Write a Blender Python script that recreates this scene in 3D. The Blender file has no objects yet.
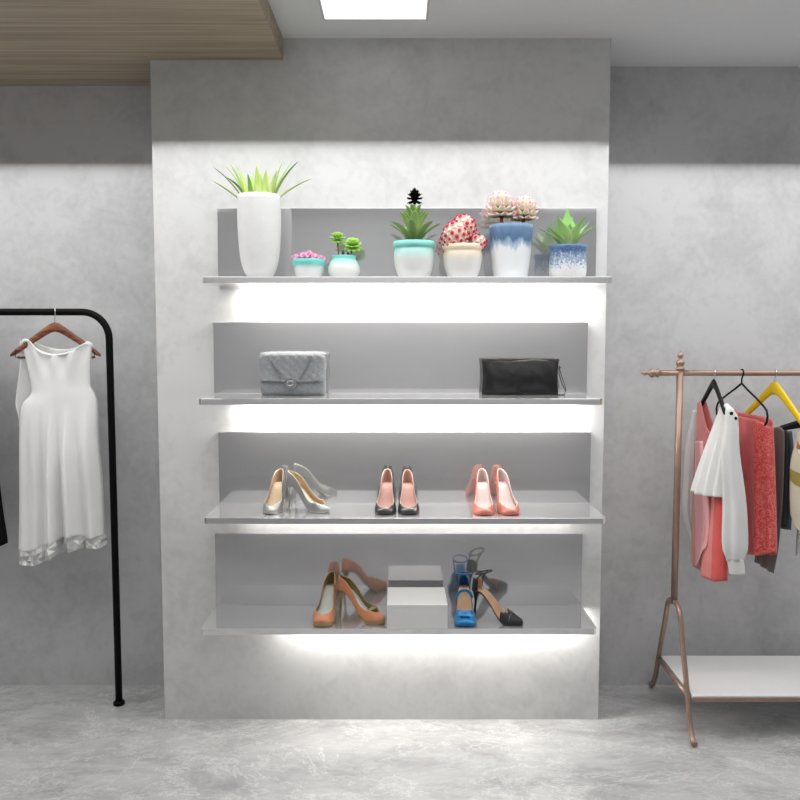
import bpy, bmesh, math, random
from mathutils import Vector, Matrix, Euler
random.seed(7)
PI = math.pi
SC = bpy.context.scene
COL = SC.collection

# ------------------------------------------------------------ camera maths
TH = math.radians(4.45); FPX = 834.0; CH = 1.577
cT, sT = math.cos(TH), math.sin(TH)
def P(px, py, Y):
    """point of the place on the vertical plane y = Y"""
    u = (px - 400) / FPX; v = (400 - py) / FPX
    d = (u, cT + v * sT, -sT + v * cT); t = Y / d[1]
    return Vector((u * t, Y, CH + d[2] * t))

cam = bpy.data.cameras.new('camera'); cam.sensor_width = 36; cam.lens = FPX * 36 / 800
co = bpy.data.objects.new('camera', cam); COL.objects.link(co)
co.location = (0, 0, CH); co.rotation_euler = (PI / 2 - TH, 0, 0)
cam.clip_start = 0.05
SC.camera = co
SC.view_settings.view_transform = 'Standard'; SC.view_settings.look = 'None'
SC.view_settings.gamma = 1; SC.view_settings.exposure = 0.0
SC.view_settings.use_curve_mapping = False

# ------------------------------------------------------------ materials
def srgb(r, g, b):
    f = lambda c: (c / 255 / 12.92) if c / 255 <= .04045 else ((c / 255 + .055) / 1.055) ** 2.4
    return (f(r), f(g), f(b), 1)

def newmat(name):
    m = bpy.data.materials.new(name); m.use_nodes = True
    nt = m.node_tree; b = nt.nodes['Principled BSDF']
    return m, nt, b
def setb(b, **k):
    names = {'rough': 'Roughness', 'metal': 'Metallic', 'spec': 'Specular IOR Level', 'coat': 'Coat Weight',
             'trans': 'Transmission Weight', 'alpha': 'Alpha', 'sheen': 'Sheen Weight', 'coatr': 'Coat Roughness',
             'sss': 'Subsurface Weight'}
    for a, v in k.items(): b.inputs[names[a]].default_value = v
def bumpn(nt, b, scale=200, strength=.2, dist=.002, coord='Object', detail=4, kind='noise'):
    tc = nt.nodes.new('ShaderNodeTexCoord')
    n = nt.nodes.new('ShaderNodeTexNoise' if kind == 'noise' else 'ShaderNodeTexVoronoi')
    n.inputs['Scale'].default_value = scale
    if kind == 'noise': n.inputs['Detail'].default_value = detail
    nt.links.new(tc.outputs[coord], n.inputs['Vector'])
    bp = nt.nodes.new('ShaderNodeBump'); bp.inputs['Strength'].default_value = strength; bp.inputs['Distance'].default_value = dist
    nt.links.new(n.outputs[0], bp.inputs['Height']); nt.links.new(bp.outputs[0], b.inputs['Normal'])
def ramp(nt, stops):
    r = nt.nodes.new('ShaderNodeValToRGB'); e = r.color_ramp.elements
    while len(e) < len(stops): e.new(.5)
    for i, (p, c) in enumerate(stops): e[i].position = p; e[i].color = c
    return r
def simple(name, c, rough=.5, metal=0, vary=.06, nscale=30, bump=0, bscale=300, **k):
    m, nt, b = newmat(name)
    tc = nt.nodes.new('ShaderNodeTexCoord'); n = nt.nodes.new('ShaderNodeTexNoise')
    n.inputs['Scale'].default_value = nscale; n.inputs['Detail'].default_value = 3
    nt.links.new(tc.outputs['Object'], n.inputs['Vector'])
    lo = tuple(x * (1 - vary) for x in c[:3]) + (1,); hi = tuple(min(1, x * (1 + vary)) for x in c[:3]) + (1,)
    r = ramp(nt, [(.3, lo), (.7, hi)]); nt.links.new(n.outputs[0], r.inputs[0])
    nt.links.new(r.outputs[0], b.inputs['Base Color'])
    setb(b, rough=rough, metal=metal, **k)
    if bump: bumpn(nt, b, bscale, bump)
    return m
def tmat(name, stops, rough=.5, noise=0., nscale=60, bump=0, bscale=150, attr='t', nstretch=(1, 1, 1), speck=None, **k):
    """colour runs with the mesh attribute t (0 base .. 1 tip), broken up by noise"""
    m, nt, b = newmat(name)
    a = nt.nodes.new('ShaderNodeAttribute'); a.attribute_name = attr
    fac = a.outputs['Fac']
    tc = nt.nodes.new('ShaderNodeTexCoord'); mp = nt.nodes.new('ShaderNodeMapping'); mp.inputs['Scale'].default_value = nstretch
    nt.links.new(tc.outputs['Object'], mp.inputs['Vector'])
    n = nt.nodes.new('ShaderNodeTexNoise'); n.inputs['Scale'].default_value = nscale; n.inputs['Detail'].default_value = 5
    nt.links.new(mp.outputs[0], n.inputs['Vector'])
    if noise:
        s = nt.nodes.new('ShaderNodeMath'); s.operation = 'MULTIPLY_ADD'
        s.inputs[1].default_value = noise; s.inputs[2].default_value = -noise / 2
        nt.links.new(n.outputs[0], s.inputs[0])
        ad = nt.nodes.new('ShaderNodeMath'); ad.operation = 'ADD'
        nt.links.new(fac, ad.inputs[0]); nt.links.new(s.outputs[0], ad.inputs[1]); fac = ad.outputs[0]
    r = ramp(nt, stops); nt.links.new(fac, r.inputs[0])
    nt.links.new(r.outputs[0], b.inputs['Base Color'])
    setb(b, rough=rough, **k)
    if bump: bumpn(nt, b, bscale, bump)
    return m

def concrete(name, base, var=.10, rough=.75):
    m, nt, b = newmat(name)
    tc = nt.nodes.new('ShaderNodeTexCoord')
    n1 = nt.nodes.new('ShaderNodeTexNoise'); n1.inputs['Scale'].default_value = 2.2; n1.inputs['Detail'].default_value = 8; n1.inputs['Roughness'].default_value = .62; n1.inputs['Distortion'].default_value = .6
    n2 = nt.nodes.new('ShaderNodeTexNoise'); n2.inputs['Scale'].default_value = 38; n2.inputs['Detail'].default_value = 8
    n3 = nt.nodes.new('ShaderNodeTexNoise'); n3.inputs['Scale'].default_value = 9; n3.inputs['Detail'].default_value = 10; n3.inputs['Distortion'].default_value = 1.5
    for n in (n1, n2, n3): nt.links.new(tc.outputs['Object'], n.inputs['Vector'])
    mx = nt.nodes.new('ShaderNodeMath'); mx.operation = 'MULTIPLY_ADD'; mx.inputs[1].default_value = .35
    nt.links.new(n2.outputs[0], mx.inputs[0]); nt.links.new(n1.outputs[0], mx.inputs[2])
    mx2 = nt.nodes.new('ShaderNodeMath'); mx2.operation = 'MULTIPLY_ADD'; mx2.inputs[1].default_value = .5
    nt.links.new(n3.outputs[0], mx2.inputs[0]); nt.links.new(mx.outputs[0], mx2.inputs[2])
    lo = tuple(x * (1 - var) for x in base) + (1,); hi = tuple(x * (1 + var) for x in base) + (1,)
    r = ramp(nt, [(.66, lo), (1.12, hi)]); nt.links.new(mx2.outputs[0], r.inputs[0])
    nt.links.new(r.outputs[0], b.inputs['Base Color'])
    bp = nt.nodes.new('ShaderNodeBump'); bp.inputs['Strength'].default_value = .12; bp.inputs['Distance'].default_value = .004
    nt.links.new(mx2.outputs[0], bp.inputs['Height']); nt.links.new(bp.outputs[0], b.inputs['Normal'])
    setb(b, rough=rough)
    return m

def marble():
    m, nt, b = newmat('grey_marble_floor')
    tc = nt.nodes.new('ShaderNodeTexCoord')
    mp = nt.nodes.new('ShaderNodeMapping'); mp.inputs['Scale'].default_value = (.7, 1.25, 1); mp.inputs['Rotation'].default_value = (0, 0, .35)
    nt.links.new(tc.outputs['Object'], mp.inputs['Vector'])
    def noise(s, d, dist=0, r=.6):
        n = nt.nodes.new('ShaderNodeTexNoise'); n.inputs['Scale'].default_value = s; n.inputs['Detail'].default_value = d
        n.inputs['Distortion'].default_value = dist; n.inputs['Roughness'].default_value = r
        nt.links.new(mp.outputs[0], n.inputs['Vector']); return n
    a = noise(3.6, 14, .35, .76); c = noise(1.5, 14, .5, .70); f = noise(4.5, 14, .35, .74)
    r = ramp(nt, [(.34, (.31, .31, .31, 1)), (.5, (.44, .44, .44, 1)), (.66, (.54, .54, .535, 1))])
    nt.links.new(a.outputs[0], r.inputs[0])
    def vein(n, w, col, base):
        s = nt.nodes.new('ShaderNodeMath'); s.operation = 'SUBTRACT'; s.inputs[1].default_value = .5; nt.links.new(n.outputs[0], s.inputs[0])
        ab = nt.nodes.new('ShaderNodeMath'); ab.operation = 'ABSOLUTE'; nt.links.new(s.outputs[0], ab.inputs[0])
        rr = ramp(nt, [(0, (1, 1, 1, 1)), (w, (0, 0, 0, 1))]); nt.links.new(ab.outputs[0], rr.inputs[0])
        mod = nt.nodes.new('ShaderNodeMath'); mod.operation = 'MULTIPLY'; nt.links.new(rr.outputs[0], mod.inputs[0]); nt.links.new(a.outputs[0], mod.inputs[1])
        mx = nt.nodes.new('ShaderNodeMix'); mx.data_type = 'RGBA'
        nt.links.new(mod.outputs[0], mx.inputs[0]); nt.links.new(base, mx.inputs[6]); mx.inputs[7].default_value = col
        return mx.outputs[2]
    o = vein(c, .006, (.82, .82, .81, 1), r.outputs[0]); o = vein(f, .012, (.66, .66, .655, 1), o)
    nt.links.new(o, b.inputs['Base Color'])
    setb(b, rough=.09, spec=.6)
    return m

def wood_strip():
    m, nt, b = newmat('striped_oak')
    tc = nt.nodes.new('ShaderNodeTexCoord'); mp = nt.nodes.new('ShaderNodeMapping'); mp.inputs['Scale'].default_value = (.8, 42, 42)
    nt.links.new(tc.outputs['Object'], mp.inputs['Vector'])
    n = nt.nodes.new('ShaderNodeTexNoise'); n.inputs['Scale'].default_value = 1.3; n.inputs['Detail'].default_value = 5; n.inputs['Roughness'].default_value = .6
    nt.links.new(mp.outputs[0], n.inputs['Vector'])
    r = ramp(nt, [(.3, srgb(128, 112, 92)), (.5, srgb(160, 145, 124)), (.7, srgb(182, 169, 149))]); nt.links.new(n.outputs[0], r.inputs[0])
    nt.links.new(r.outputs[0], b.inputs['Base Color']); setb(b, rough=.55)
    return m

def wood_hanger(name, a, c):
    m, nt, b = newmat(name)
    tc = nt.nodes.new('ShaderNodeTexCoord'); mp = nt.nodes.new('ShaderNodeMapping'); mp.inputs['Scale'].default_value = (8, 60, 60)
    nt.links.new(tc.outputs['Object'], mp.inputs['Vector'])
    n = nt.nodes.new('ShaderNodeTexNoise'); n.inputs['Scale'].default_value = 2; n.inputs['Detail'].default_value = 4
    nt.links.new(mp.outputs[0], n.inputs['Vector'])
    r = ramp(nt, [(.35, a), (.65, c)]); nt.links.new(n.outputs[0], r.inputs[0])
    nt.links.new(r.outputs[0], b.inputs['Base Color']); setb(b, rough=.35)
    return m

def cloth(name, c, rough=.8, vary=.05, wav=600, sheen=.2, alpha=1, sss=0, spec=.3):
    m = simple(name, c, rough, 0, vary, 14, .12, wav, sheen=sheen, alpha=alpha, spec=spec)
    return m
def damask(name, c1, c2):
    m, nt, b = newmat(name)
    tc = nt.nodes.new('ShaderNodeTexCoord'); n = nt.nodes.new('ShaderNodeTexNoise')
    n.inputs['Scale'].default_value = 26; n.inputs['Detail'].default_value = 1; n.inputs['Distortion'].default_value = 3.5
    nt.links.new(tc.outputs['Object'], n.inputs['Vector'])
    r = ramp(nt, [(.42, c1), (.47, c2), (.53, c2), (.58, c1)]); nt.links.new(n.outputs[0], r.inputs[0])
    nt.links.new(r.outputs[0], b.inputs['Base Color']); setb(b, rough=.55, sheen=.2)
    return m
def emis(name, c, s):
    m, nt, b = newmat(name)
    b.inputs['Base Color'].default_value = c; b.inputs['Emission Color'].default_value = c; b.inputs['Emission Strength'].default_value = s
    return m

M = {}
M['wall'] = concrete('grey_plaster', (.50, .50, .505), .12)
M['pier'] = concrete('light_grey_plaster', (.60, .60, .60), .10)
M['floor'] = marble()
M['ceil'] = simple('white_ceiling_paint', (.74, .74, .745, 1), .8, vary=.01)
M['wood'] = wood_strip()
M['panel'] = simple('grey_lacquered_metal', (.58, .58, .59, 1), .08, metal=.76, vary=.02, nscale=3)
M['board'] = simple('grey_gloss_board', (.78, .78, .785, 1), .04, metal=.78, vary=.02, nscale=3)
M['led'] = emis('led_tape', (1, .97, .92, 1), 4)
M['diff'] = emis('light_diffuser', (1, 1, .97, 1), .9)
M['white_gloss'] = simple('white_gloss_lacquer', (.72, .72, .71, 1), .15, vary=.01)
M['black'] = simple('black_powder_coat', (.002, .002, .002, 1), .5, vary=.1, spec=.12)
M['blackpl'] = simple('black_plastic', (.005, .005, .006, 1), .4, vary=.1, spec=.2)
M['copper'] = simple('brushed_rose_bronze', srgb(158, 132, 117), .35, metal=.5, vary=.08)
M['steel'] = simple('polished_steel', (.7, .7, .7, 1), .18, metal=1, vary=.02)
M['yellow'] = simple('yellow_paint', srgb(222, 190, 0), .3, vary=.04)
M['walnut'] = wood_hanger('walnut_hanger', srgb(92, 48, 28), srgb(150, 92, 62))
M['shelfwhite'] = simple('white_rack_shelf', (.76, .75, .75, 1), .35, vary=.01)

# ------------------------------------------------------------ mesh builder
class MB:
    def __init__(s): s.v = []; s.f = []; s.m = []; s.t = []; s.sm = []
    def vert(s, p, t=0.): s.v.append(Vector(p)); s.t.append(t); return len(s.v) - 1
    def face(s, ids, m=0, smooth=True): s.f.append(list(ids)); s.m.append(m); s.sm.append(smooth)
    def ring_loft(s, rings, m=0, closed=True, caps=(True, True), ts=None, smooth=True):
        idx = []
        for k, r in enumerate(rings):
            t = ts[k] if ts else k / max(1, len(rings) - 1)
            idx.append([s.vert(p, t) for p in r])
        n = len(rings[0])
        for k in range(len(rings) - 1):
            for i in range(n if closed else n - 1):
                j = (i + 1) % n
                mi = m(k, i) if callable(m) else m
                s.face((idx[k][i], idx[k][j], idx[k + 1][j], idx[k + 1][i]), mi, smooth)
        if closed and caps[0]: s.face(list(reversed(idx[0])), m(0, 0) if callable(m) else m, False)
        if closed and caps[1]: s.face(idx[-1], m(len(rings) - 2, 0) if callable(m) else m, False)
        return idx
    def tube(s, pts, rad, seg=10, m=0, caps=True, flat=1.0, closed=False):
        pts = [Vector(p) for p in pts]; n = len(pts)
        rad = rad if isinstance(rad, (list, tuple)) else [rad] * n
        rings = []; prev = None
        for i, p in enumerate(pts):
            if closed: d = (pts[(i + 1) % n] - pts[i - 1])
            else: d = (pts[min(i + 1, n - 1)] - pts[max(i - 1, 0)])
            d.normalize()
            if prev is None:
                a = Vector((0, 0, 1)) if abs(d.z) < .9 else Vector((1, 0, 0))
                x = a.cross(d).normalized()
            else:
                x = (prev - d * prev.dot(d)).normalized()
            prev = x; y = d.cross(x)
            rings.append([p + (x * math.cos(2 * PI * k / seg) + y * math.sin(2 * PI * k / seg) * flat) * rad[i] for k in range(seg)])
        if closed: rings.append(rings[0])
        s.ring_loft(rings, m, caps=(caps and not closed,) * 2)
    def lathe(s, prof, c=(0, 0, 0), seg=32, m=0, caps=(True, True), ts=None, sx=1, sy=1, wob=None):
        c = Vector(c); rings = []
        for (r, z) in prof:
            rings.append([c + Vector((r * sx * math.cos(2 * PI * k / seg), r * sy * math.sin(2 * PI * k / seg), z)) for k in range(seg)])
        s.ring_loft(rings, m, caps=caps, ts=ts)
    def lathe_axis(s, prof, origin, axis, seg=20, m=0):
        axis = Vector(axis).normalized(); q = Vector((0, 0, 1)).rotation_difference(axis); o = Vector(origin)
        rings = [[o + q @ Vector((r * math.cos(2 * PI * k / seg), r * math.sin(2 * PI * k / seg), z)) for k in range(seg)] for r, z in prof]
        s.ring_loft(rings, m)
    def box(s, lo, hi, m=0):
        x0, y0, z0 = lo; x1, y1, z1 = hi
        i = [s.vert(p) for p in ((x0, y0, z0), (x1, y0, z0), (x1, y1, z0), (x0, y1, z0), (x0, y0, z1), (x1, y0, z1), (x1, y1, z1), (x0, y1, z1))]
        for f in ((0, 3, 2, 1), (4, 5, 6, 7), (0, 1, 5, 4), (1, 2, 6, 5), (2, 3, 7, 6), (3, 0, 4, 7)): s.face([i[k] for k in f], m, False)
    def leaf(s, mat4, L, W, T, a0, a1, wprof, n=9, seg=8, m=0, keel=.0, t0=0., t1=1.):
        """fleshy blade; starts at origin, runs in local XZ, angle a0->a1 above horizontal"""
        rings = []; p = Vector((0, 0, 0)); ts = []
        for k in range(n + 1):
            u = k / n; a = a0 + (a1 - a0) * u
            d = Vector((math.cos(a), 0, math.sin(a))); nn = Vector((-math.sin(a), 0, math.cos(a)))
            w = W * wprof(u); th = T * (wprof(u) * .7 + .3) if u < 1 else 0.0002
            if w < .0003: w = .0003
            r = []
            for q in range(seg):
                ph = 2 * PI * q / seg
                r.append(mat4 @ (p + Vector((0, 1, 0)) * w * math.cos(ph) + nn * (th * math.sin(ph) * .5 + keel * abs(math.cos(ph)) * w)))
            rings.append(r); ts.append(t0 + (t1 - t0) * u)
            p = p + d * (L / n)
        s.ring_loft(rings, m, ts=ts)
    def build(s, name, mats, parent=None, bevel=0, subsurf=0, solid=0, weld=False, loc=None, moff=0, segs=2):
        me = bpy.data.meshes.new(name); me.from_pydata([tuple(v) for v in s.v], [], s.f)
        mats = mats if isinstance(mats, (list, tuple)) else [mats]
        for m in mats: me.materials.append(m)
        for p, mi, sm in zip(me.polygons, s.m, s.sm): p.material_index = mi; p.use_smooth = sm
        at = me.attributes.new('t', 'FLOAT', 'POINT')
        for i, t in enumerate(s.t): at.data[i].value = t
        bm = bmesh.new(); bm.from_mesh(me)
        if weld: bmesh.ops.remove_doubles(bm, verts=bm.verts, dist=.0003)
        if not solid: bmesh.ops.recalc_face_normals(bm, faces=bm.faces)
        bm.to_mesh(me); bm.free()
        o = bpy.data.objects.new(name, me); COL.objects.link(o)
        if parent is not None: o.parent = parent
        if loc is not None: o.location = loc
        if solid:
            md = o.modifiers.new('s', 'SOLIDIFY'); md.thickness = solid; md.offset = 0; md.material_offset = moff; md.material_offset_rim = moff
        if bevel:
            md = o.modifiers.new('b', 'BEVEL'); md.width = bevel; md.segments = segs; md.limit_method = 'ANGLE'; md.angle_limit = .7
        if subsurf:
            md = o.modifiers.new('u', 'SUBSURF'); md.levels = subsurf; md.render_levels = subsurf
        return o

def thing(name, label, cat, loc=(0, 0, 0), rz=0, group=None):
    o = bpy.data.objects.new(name, None); COL.objects.link(o)
    o.location = loc; o.rotation_euler = (0, 0, rz); o.empty_display_size = .05
    return tag(o, label, cat, group)
def tag(o, label, cat, group=None):
    o['label'] = label; o['category'] = cat
    if group: o['group'] = group
    return o
def struct(o): o['kind'] = 'structure'; return o
def lerp(a, b, t): return a + (b - a) * t
def sstep(x): x = max(0, min(1, x)); return x * x * (3 - 2 * x)
def interp(tab, x):
    if x <= tab[0][0]: return tab[0][1]
    for (a, va), (b, vb) in zip(tab, tab[1:]):
        if x <= b: return lerp(va, vb, (x - a) / (b - a))
    return tab[-1][1]
def sinterp(tab, x):
    """smooth (catmull-rom) interpolation"""
    n = len(tab)
    if x <= tab[0][0]: return tab[0][1]
    if x >= tab[-1][0]: return tab[-1][1]
    for i in range(n - 1):
        if x <= tab[i + 1][0]:
            x0, y0 = tab[i]; x1, y1 = tab[i + 1]; h = x1 - x0; t = (x - x0) / h
            m0 = (y1 - tab[i - 1][1]) / (x1 - tab[i - 1][0]) if i > 0 else (y1 - y0) / h
            m1 = (tab[i + 2][1] - y0) / (tab[i + 2][0] - x0) if i < n - 2 else (y1 - y0) / h
            return (2*t**3-3*t**2+1)*y0 + (t**3-2*t**2+t)*h*m0 + (-2*t**3+3*t**2)*y1 + (t**3-t**2)*h*m1

# ------------------------------------------------------------ the room
PY_, BY = 3.32, 3.66          # face of the pier, face of the back wall
CZ = 2.72; WZ = 2.638
def slab(name, lo, hi, m):
    b = MB(); b.box(lo, hi); return struct(b.build(name, m))
slab('floor', (-3.6, -2.6, -.1), (3.6, 3.76, 0), M['floor'])
slab('ceiling', (-3.6, -2.6, CZ), (3.6, 3.76, CZ + .1), M['ceil'])
slab('wall_back', (-3.6, BY, 0), (3.6, BY + .1, CZ), M['wall'])
slab('wall_pier', (-.967, PY_, 0), (.815, BY, CZ), M['pier'])
slab('wall_left', (-3.7, -2.6, 0), (-3.6, 3.76, CZ), M['ceil'])
slab('wall_right', (3.6, -2.6, 0), (3.7, 3.76, CZ), M['ceil'])
slab('wall_front', (-3.6, -2.7, 0), (3.6, -2.6, CZ), M['ceil'])
b = MB()
# wooden soffit, notched round the pier
def prism(b, poly, z0, z1, m=0):
    lo = [b.vert((x, y, z0)) for x, y in poly]; hi = [b.vert((x, y, z1)) for x, y in poly]
    n = len(poly); b.face(list(reversed(lo)), m, False); b.face(hi, m, False)
    for i in range(n): b.face((lo[i], lo[(i + 1) % n], hi[(i + 1) % n], hi[i]), m, False)
prism(b, [(-3.6, -.2), (-.452, -.2), (-.452, PY_), (-.967, PY_), (-.967, BY), (-3.6, BY)], WZ, CZ)
struct(b.build('trim_1', M['wood']))

# flush ceiling light
r = thing('ceiling_light', 'square white flush light panel in the ceiling', 'ceiling light', (-.089, 2.93, CZ))
b = MB(); w = .19
for (x0, y0, x1, y1) in ((-w, -w, w, -w + .008), (-w, w - .008, w, w), (-w, -w + .008, -w + .008, w - .008), (w - .008, -w + .008, w, w - .008)):
    b.box((x0, y0, -.006), (x1, y1, 0))
b.build('frame', M['white_gloss'], r)
b = MB(); b.box((-w + .008, -w + .008, -.004), (w - .008, w - .008, 0)); b.build('diffuser', M['diff'], r)

# ------------------------------------------------------------ wall shelves
SH = [('top', -.714, .768, 1.787, 2.071, -.60, .73, 'long grey wall shelf carrying the row of potted plants'),
      ('bags', -.737, .741, 1.346, 1.628, -.62, .70, 'grey wall shelf carrying the two handbags'),
      ('pumps', -.724, .761, .905, 1.192, -.62, .70, 'grey wall shelf carrying three pairs of pumps, below the handbag shelf'),
      ('low', -.745, .735, .487, .780, -.46, .73, 'lowest grey wall shelf, with heels and a white box')]
FRONT = 3.03; BT = .023
def lamp(name, loc, rot, sx, sy, e, col=(1, 1, 1), spread=PI):
    l = bpy.data.lights.new(name, 'AREA'); l.shape = 'RECTANGLE'; l.size = sx; l.size_y = sy; l.energy = e; l.color = col; l.spread = spread
    o = bpy.data.objects.new(name, l); COL.objects.link(o); o.location = loc; o.rotation_euler = rot; return o
LEDE = {'top': 8, 'bags': 8, 'pumps': 1.2, 'low': 6}
for nm, x0, x1, z, zt, l0, l1, lab in SH:
    cx = (x0 + x1) / 2
    r = thing('wall_shelf', lab, 'shelf', (cx, PY_, z - BT), 0, 'grey wall shelves with upright back panels')
    b = MB(); hw = (x1 - x0) / 2; c = .012
    prism(b, [(-hw + c, FRONT - PY_), (hw - c, FRONT - PY_), (hw, FRONT - PY_ + c), (hw, 0), (-hw, 0), (-hw, FRONT - PY_ + c)], 0, BT)
    b.build('board', M['board'], r, bevel=.0015)
    b = MB(); b.box((-hw, -.018, BT), (hw, 0, BT + zt - z)); b.build('back_panel', M['panel'], r, bevel=.001)
    b = MB(); b.box((l0 - cx, -.045, -.006), (l1 - cx, -.035, 0)); b.build('led_strip', M['led'], r)
    lamp('led_lamp', ((l0 + l1) / 2, PY_ - .05, z - BT - .012), (math.radians(28), 0, 0), l1 - l0, .012, LEDE[nm], (1, .965, .91))

# ------------------------------------------------------------ plants
def mpos(x, y, z, rz=0, tilt=0):
    return Matrix.Translation((x, y, z)) @ Matrix.Rotation(rz, 4, 'Z') @ Matrix.Rotation(tilt, 4, 'Y')
SZ = 1.787
def shelfx(px, Y, py=277): return P(px, py, Y).x
PXM = lambda Y: (Y * cT) / FPX * 1.0      # metres per pixel, about
M['soil'] = simple('dark_soil', (.03, .022, .015, 1), .95, bump=.5, bscale=120, vary=.4)
def pot(root, prof, mat, soil_z, soil_r, seg=40, wall=.004):
    """prof: outer profile from the foot up; the inside follows it down to the soil"""
    H = prof[-1][1]
    tot = [(max(.001, prof[0][0] - .004), 0)] + [(r_, z_ + (.002 if i == 0 else 0)) for i, (r_, z_) in enumerate(prof)]
    ts = [0] + [z_ / H for r_, z_ in prof]
    inner = [(prof[-1][0] - wall, H), (soil_r + .002, soil_z + .003), (soil_r, soil_z - .004)]
    b = MB(); b.lathe(tot + inner, seg=seg, ts=ts + [1, .98, .96]); b.build('pot', mat, root)
    b = MB(); b.lathe([(soil_r - .0005, soil_z - .006), (soil_r - .0005, soil_z), (soil_r * .5, soil_z + .003), (.001, soil_z + .004)], seg=24)
    b.build('soil', M['soil'], root)
def dense(tab, n=14):
    a, z = tab[0][0], tab[-1][0]
    return [(sinterp(tab, lerp(a, z, i / n)), lerp(a, z, i / n)) for i in range(n + 1)]

def scan(name, lab, px, Y, cat='potted plant'):
    return thing(name, lab, cat, (shelfx(px, Y), Y, SZ), 0, None)

def seat(x, y): return
# 1 tall vase with spider plant
YV = 3.15
r = scan('potted_spider_plant', 'tall ribbed white vase with arching pale-green strap leaves', 260, YV)
k = YV / FPX
M['vase'] = simple('white_ribbed_ceramic', (.66, .66, .65, 1), .55, vary=.02, bump=.35, bscale=90)
prof = dense([(0, 10.5 * k), (4 * k, 14 * k), (12 * k, 17.2 * k), (25 * k, 19.6 * k), (50 * k, 21.2 * k), (74 * k, 21.3 * k), (81.5 * k, 20.9 * k)], 18)
pot(r, prof, M['vase'], .280, .068)
M['strap'] = tmat('variegated_strap_leaf', [(0, srgb(222, 232, 160)), (.5, srgb(196, 218, 130)), (1, srgb(170, 205, 90))], .45, .2, 40)
M['strapdk'] = tmat('dark_strap_leaf', [(0, srgb(150, 185, 90)), (1, srgb(95, 140, 65))], .45, .2, 40)
b = MB()
wp = lambda u: math.sin(PI * min(1, .25 + .75 * u) ** 1.0) ** .7 if u < 1 else 0
spec = [(180, 62, 35, .165), (172, 78, 42, .155), (200, 80, 55, .14), (150, 85, 60, .15), (215, 70, 20, .14), (120, 88, 78, .13), (90, 92, 80, .135),
        (60, 90, 76, .13), (240, 86, 74, .12), (270, 90, 76, .15), (300, 88, 70, .135), (20, 78, 48, .17), (350, 70, 40, .17), (5, 46, 20, .16), (330, 84, 60, .14),
        (190, 40, 30, .13), (40, 84, 60, .14), (280, 85, 85, .12), (0, 84, 66, .15), (180, 86, 66, .14)]
for i, (az, a0, a1, L) in enumerate(spec):
    az = math.radians(az)
    b.leaf(mpos(.050 * math.cos(az), .03 * math.sin(az), .272, az), L * (1.12 if abs(math.cos(az)) > .9 else .92), .0115, .003, math.radians(a0), math.radians(a1), wp, n=12, m=0 if i % 4 else 1, keel=.35)
b.build('foliage', [M['strap'], M['strapdk']], r)

# 2 low turquoise bowl of pink succulents
YB = 3.14; k = YB / FPX
M['turq'] = tmat('turquoise_glaze_fading_to_white', [(0, (.70, .70, .685, 1)), (.5, (.69, .705, .69, 1)), (.68, srgb(150, 215, 205)), (.8, srgb(110, 205, 195)), (1, srgb(120, 215, 205))], .3, .22, 30, bump=.15, bscale=60)
r = scan('potted_succulent', 'low flared turquoise-rimmed white bowl crowded with pink succulents', 309, YB)
prof = [(12.5 * k, 0), (14 * k, 6 * k), (15 * k, 12 * k), (15.4 * k, 13.2 * k), (16.4 * k, 14 * k), (16.6 * k, 18 * k), (16.2 * k, 18.6 * k)]
pot(r, prof, M['turq'], 16.5 * k, 14.6 * k)
M['pinkleaf'] = tmat('pink_lilac_fleshy_leaf', [(0, srgb(205, 160, 190)), (.6, srgb(222, 182, 210)), (1, srgb(196, 110, 150))], .45, .15, 80)
M['lilac'] = tmat('pale_lilac_leaf', [(0, srgb(190, 200, 225)), (1, srgb(220, 205, 235))], .45, .15, 80)
fat = lambda u: (math.sin(PI * (u * .78 + .16))) ** .8 * (1 if u < .97 else .35)
for i, (dx, dy, dz, s_) in enumerate([(-.046, -.01, 0, 1), (-.026, .018, .006, 1.05), (-.018, -.028, .004, 1), (.002, -.006, .010, 1.1), (.022, .02, .006, .9), (.026, -.024, .0, 1), (.046, .0, -.002, .95), (-.048, .022, 0, .8), (.0, .035, 0, .8)]):
    b = MB()
    for ring, (nl, a0) in enumerate([(6, 15), (5, 42), (3, 72)]):
        for j in range(nl):
            az = 2 * PI * j / nl + ring * .5 + i
            b.leaf(mpos(dx, dy, 17.6 * k + dz, az), .026 * s_, .0095 * s_, .012 * s_, math.radians(a0), math.radians(a0 + 25), fat, n=6, m=0)
    b.build('rosette', M['lilac'] if i in (4,) else M['pinkleaf'], r)

# 3 round jar with two green rosettes
r = scan('potted_succulent', 'small round turquoise-necked jar with two bright green rosettes, one on a bare stem', 344, YB)
prof = dense([(0, 12 * k), (5 * k, 15.2 * k), (10 * k, 15.6 * k), (15 * k, 14 * k), (19 * k, 11.6 * k), (22.5 * k, 12.2 * k)], 16)
M['turq2'] = tmat('turquoise_neck_glaze', [(0, (.70, .70, .685, 1)), (.55, (.69, .705, .69, 1)), (.78, srgb(150, 218, 208)), (1, srgb(120, 210, 200))], .3, .2, 30)
pot(r, prof, M['turq2'], 20 * k, 10.4 * k)
M['lime'] = tmat('bright_green_leaf', [(0, srgb(80, 125, 40)), (.5, srgb(125, 178, 62)), (1, srgb(160, 208, 90))], .4, .15, 80)
M['stem'] = simple('brown_stem', srgb(140, 95, 60), .8, vary=.2, bump=.4)
M['darkleaf'] = simple('black_green_leaf', (.012, .02, .01, 1), .4, vary=.3)
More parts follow.
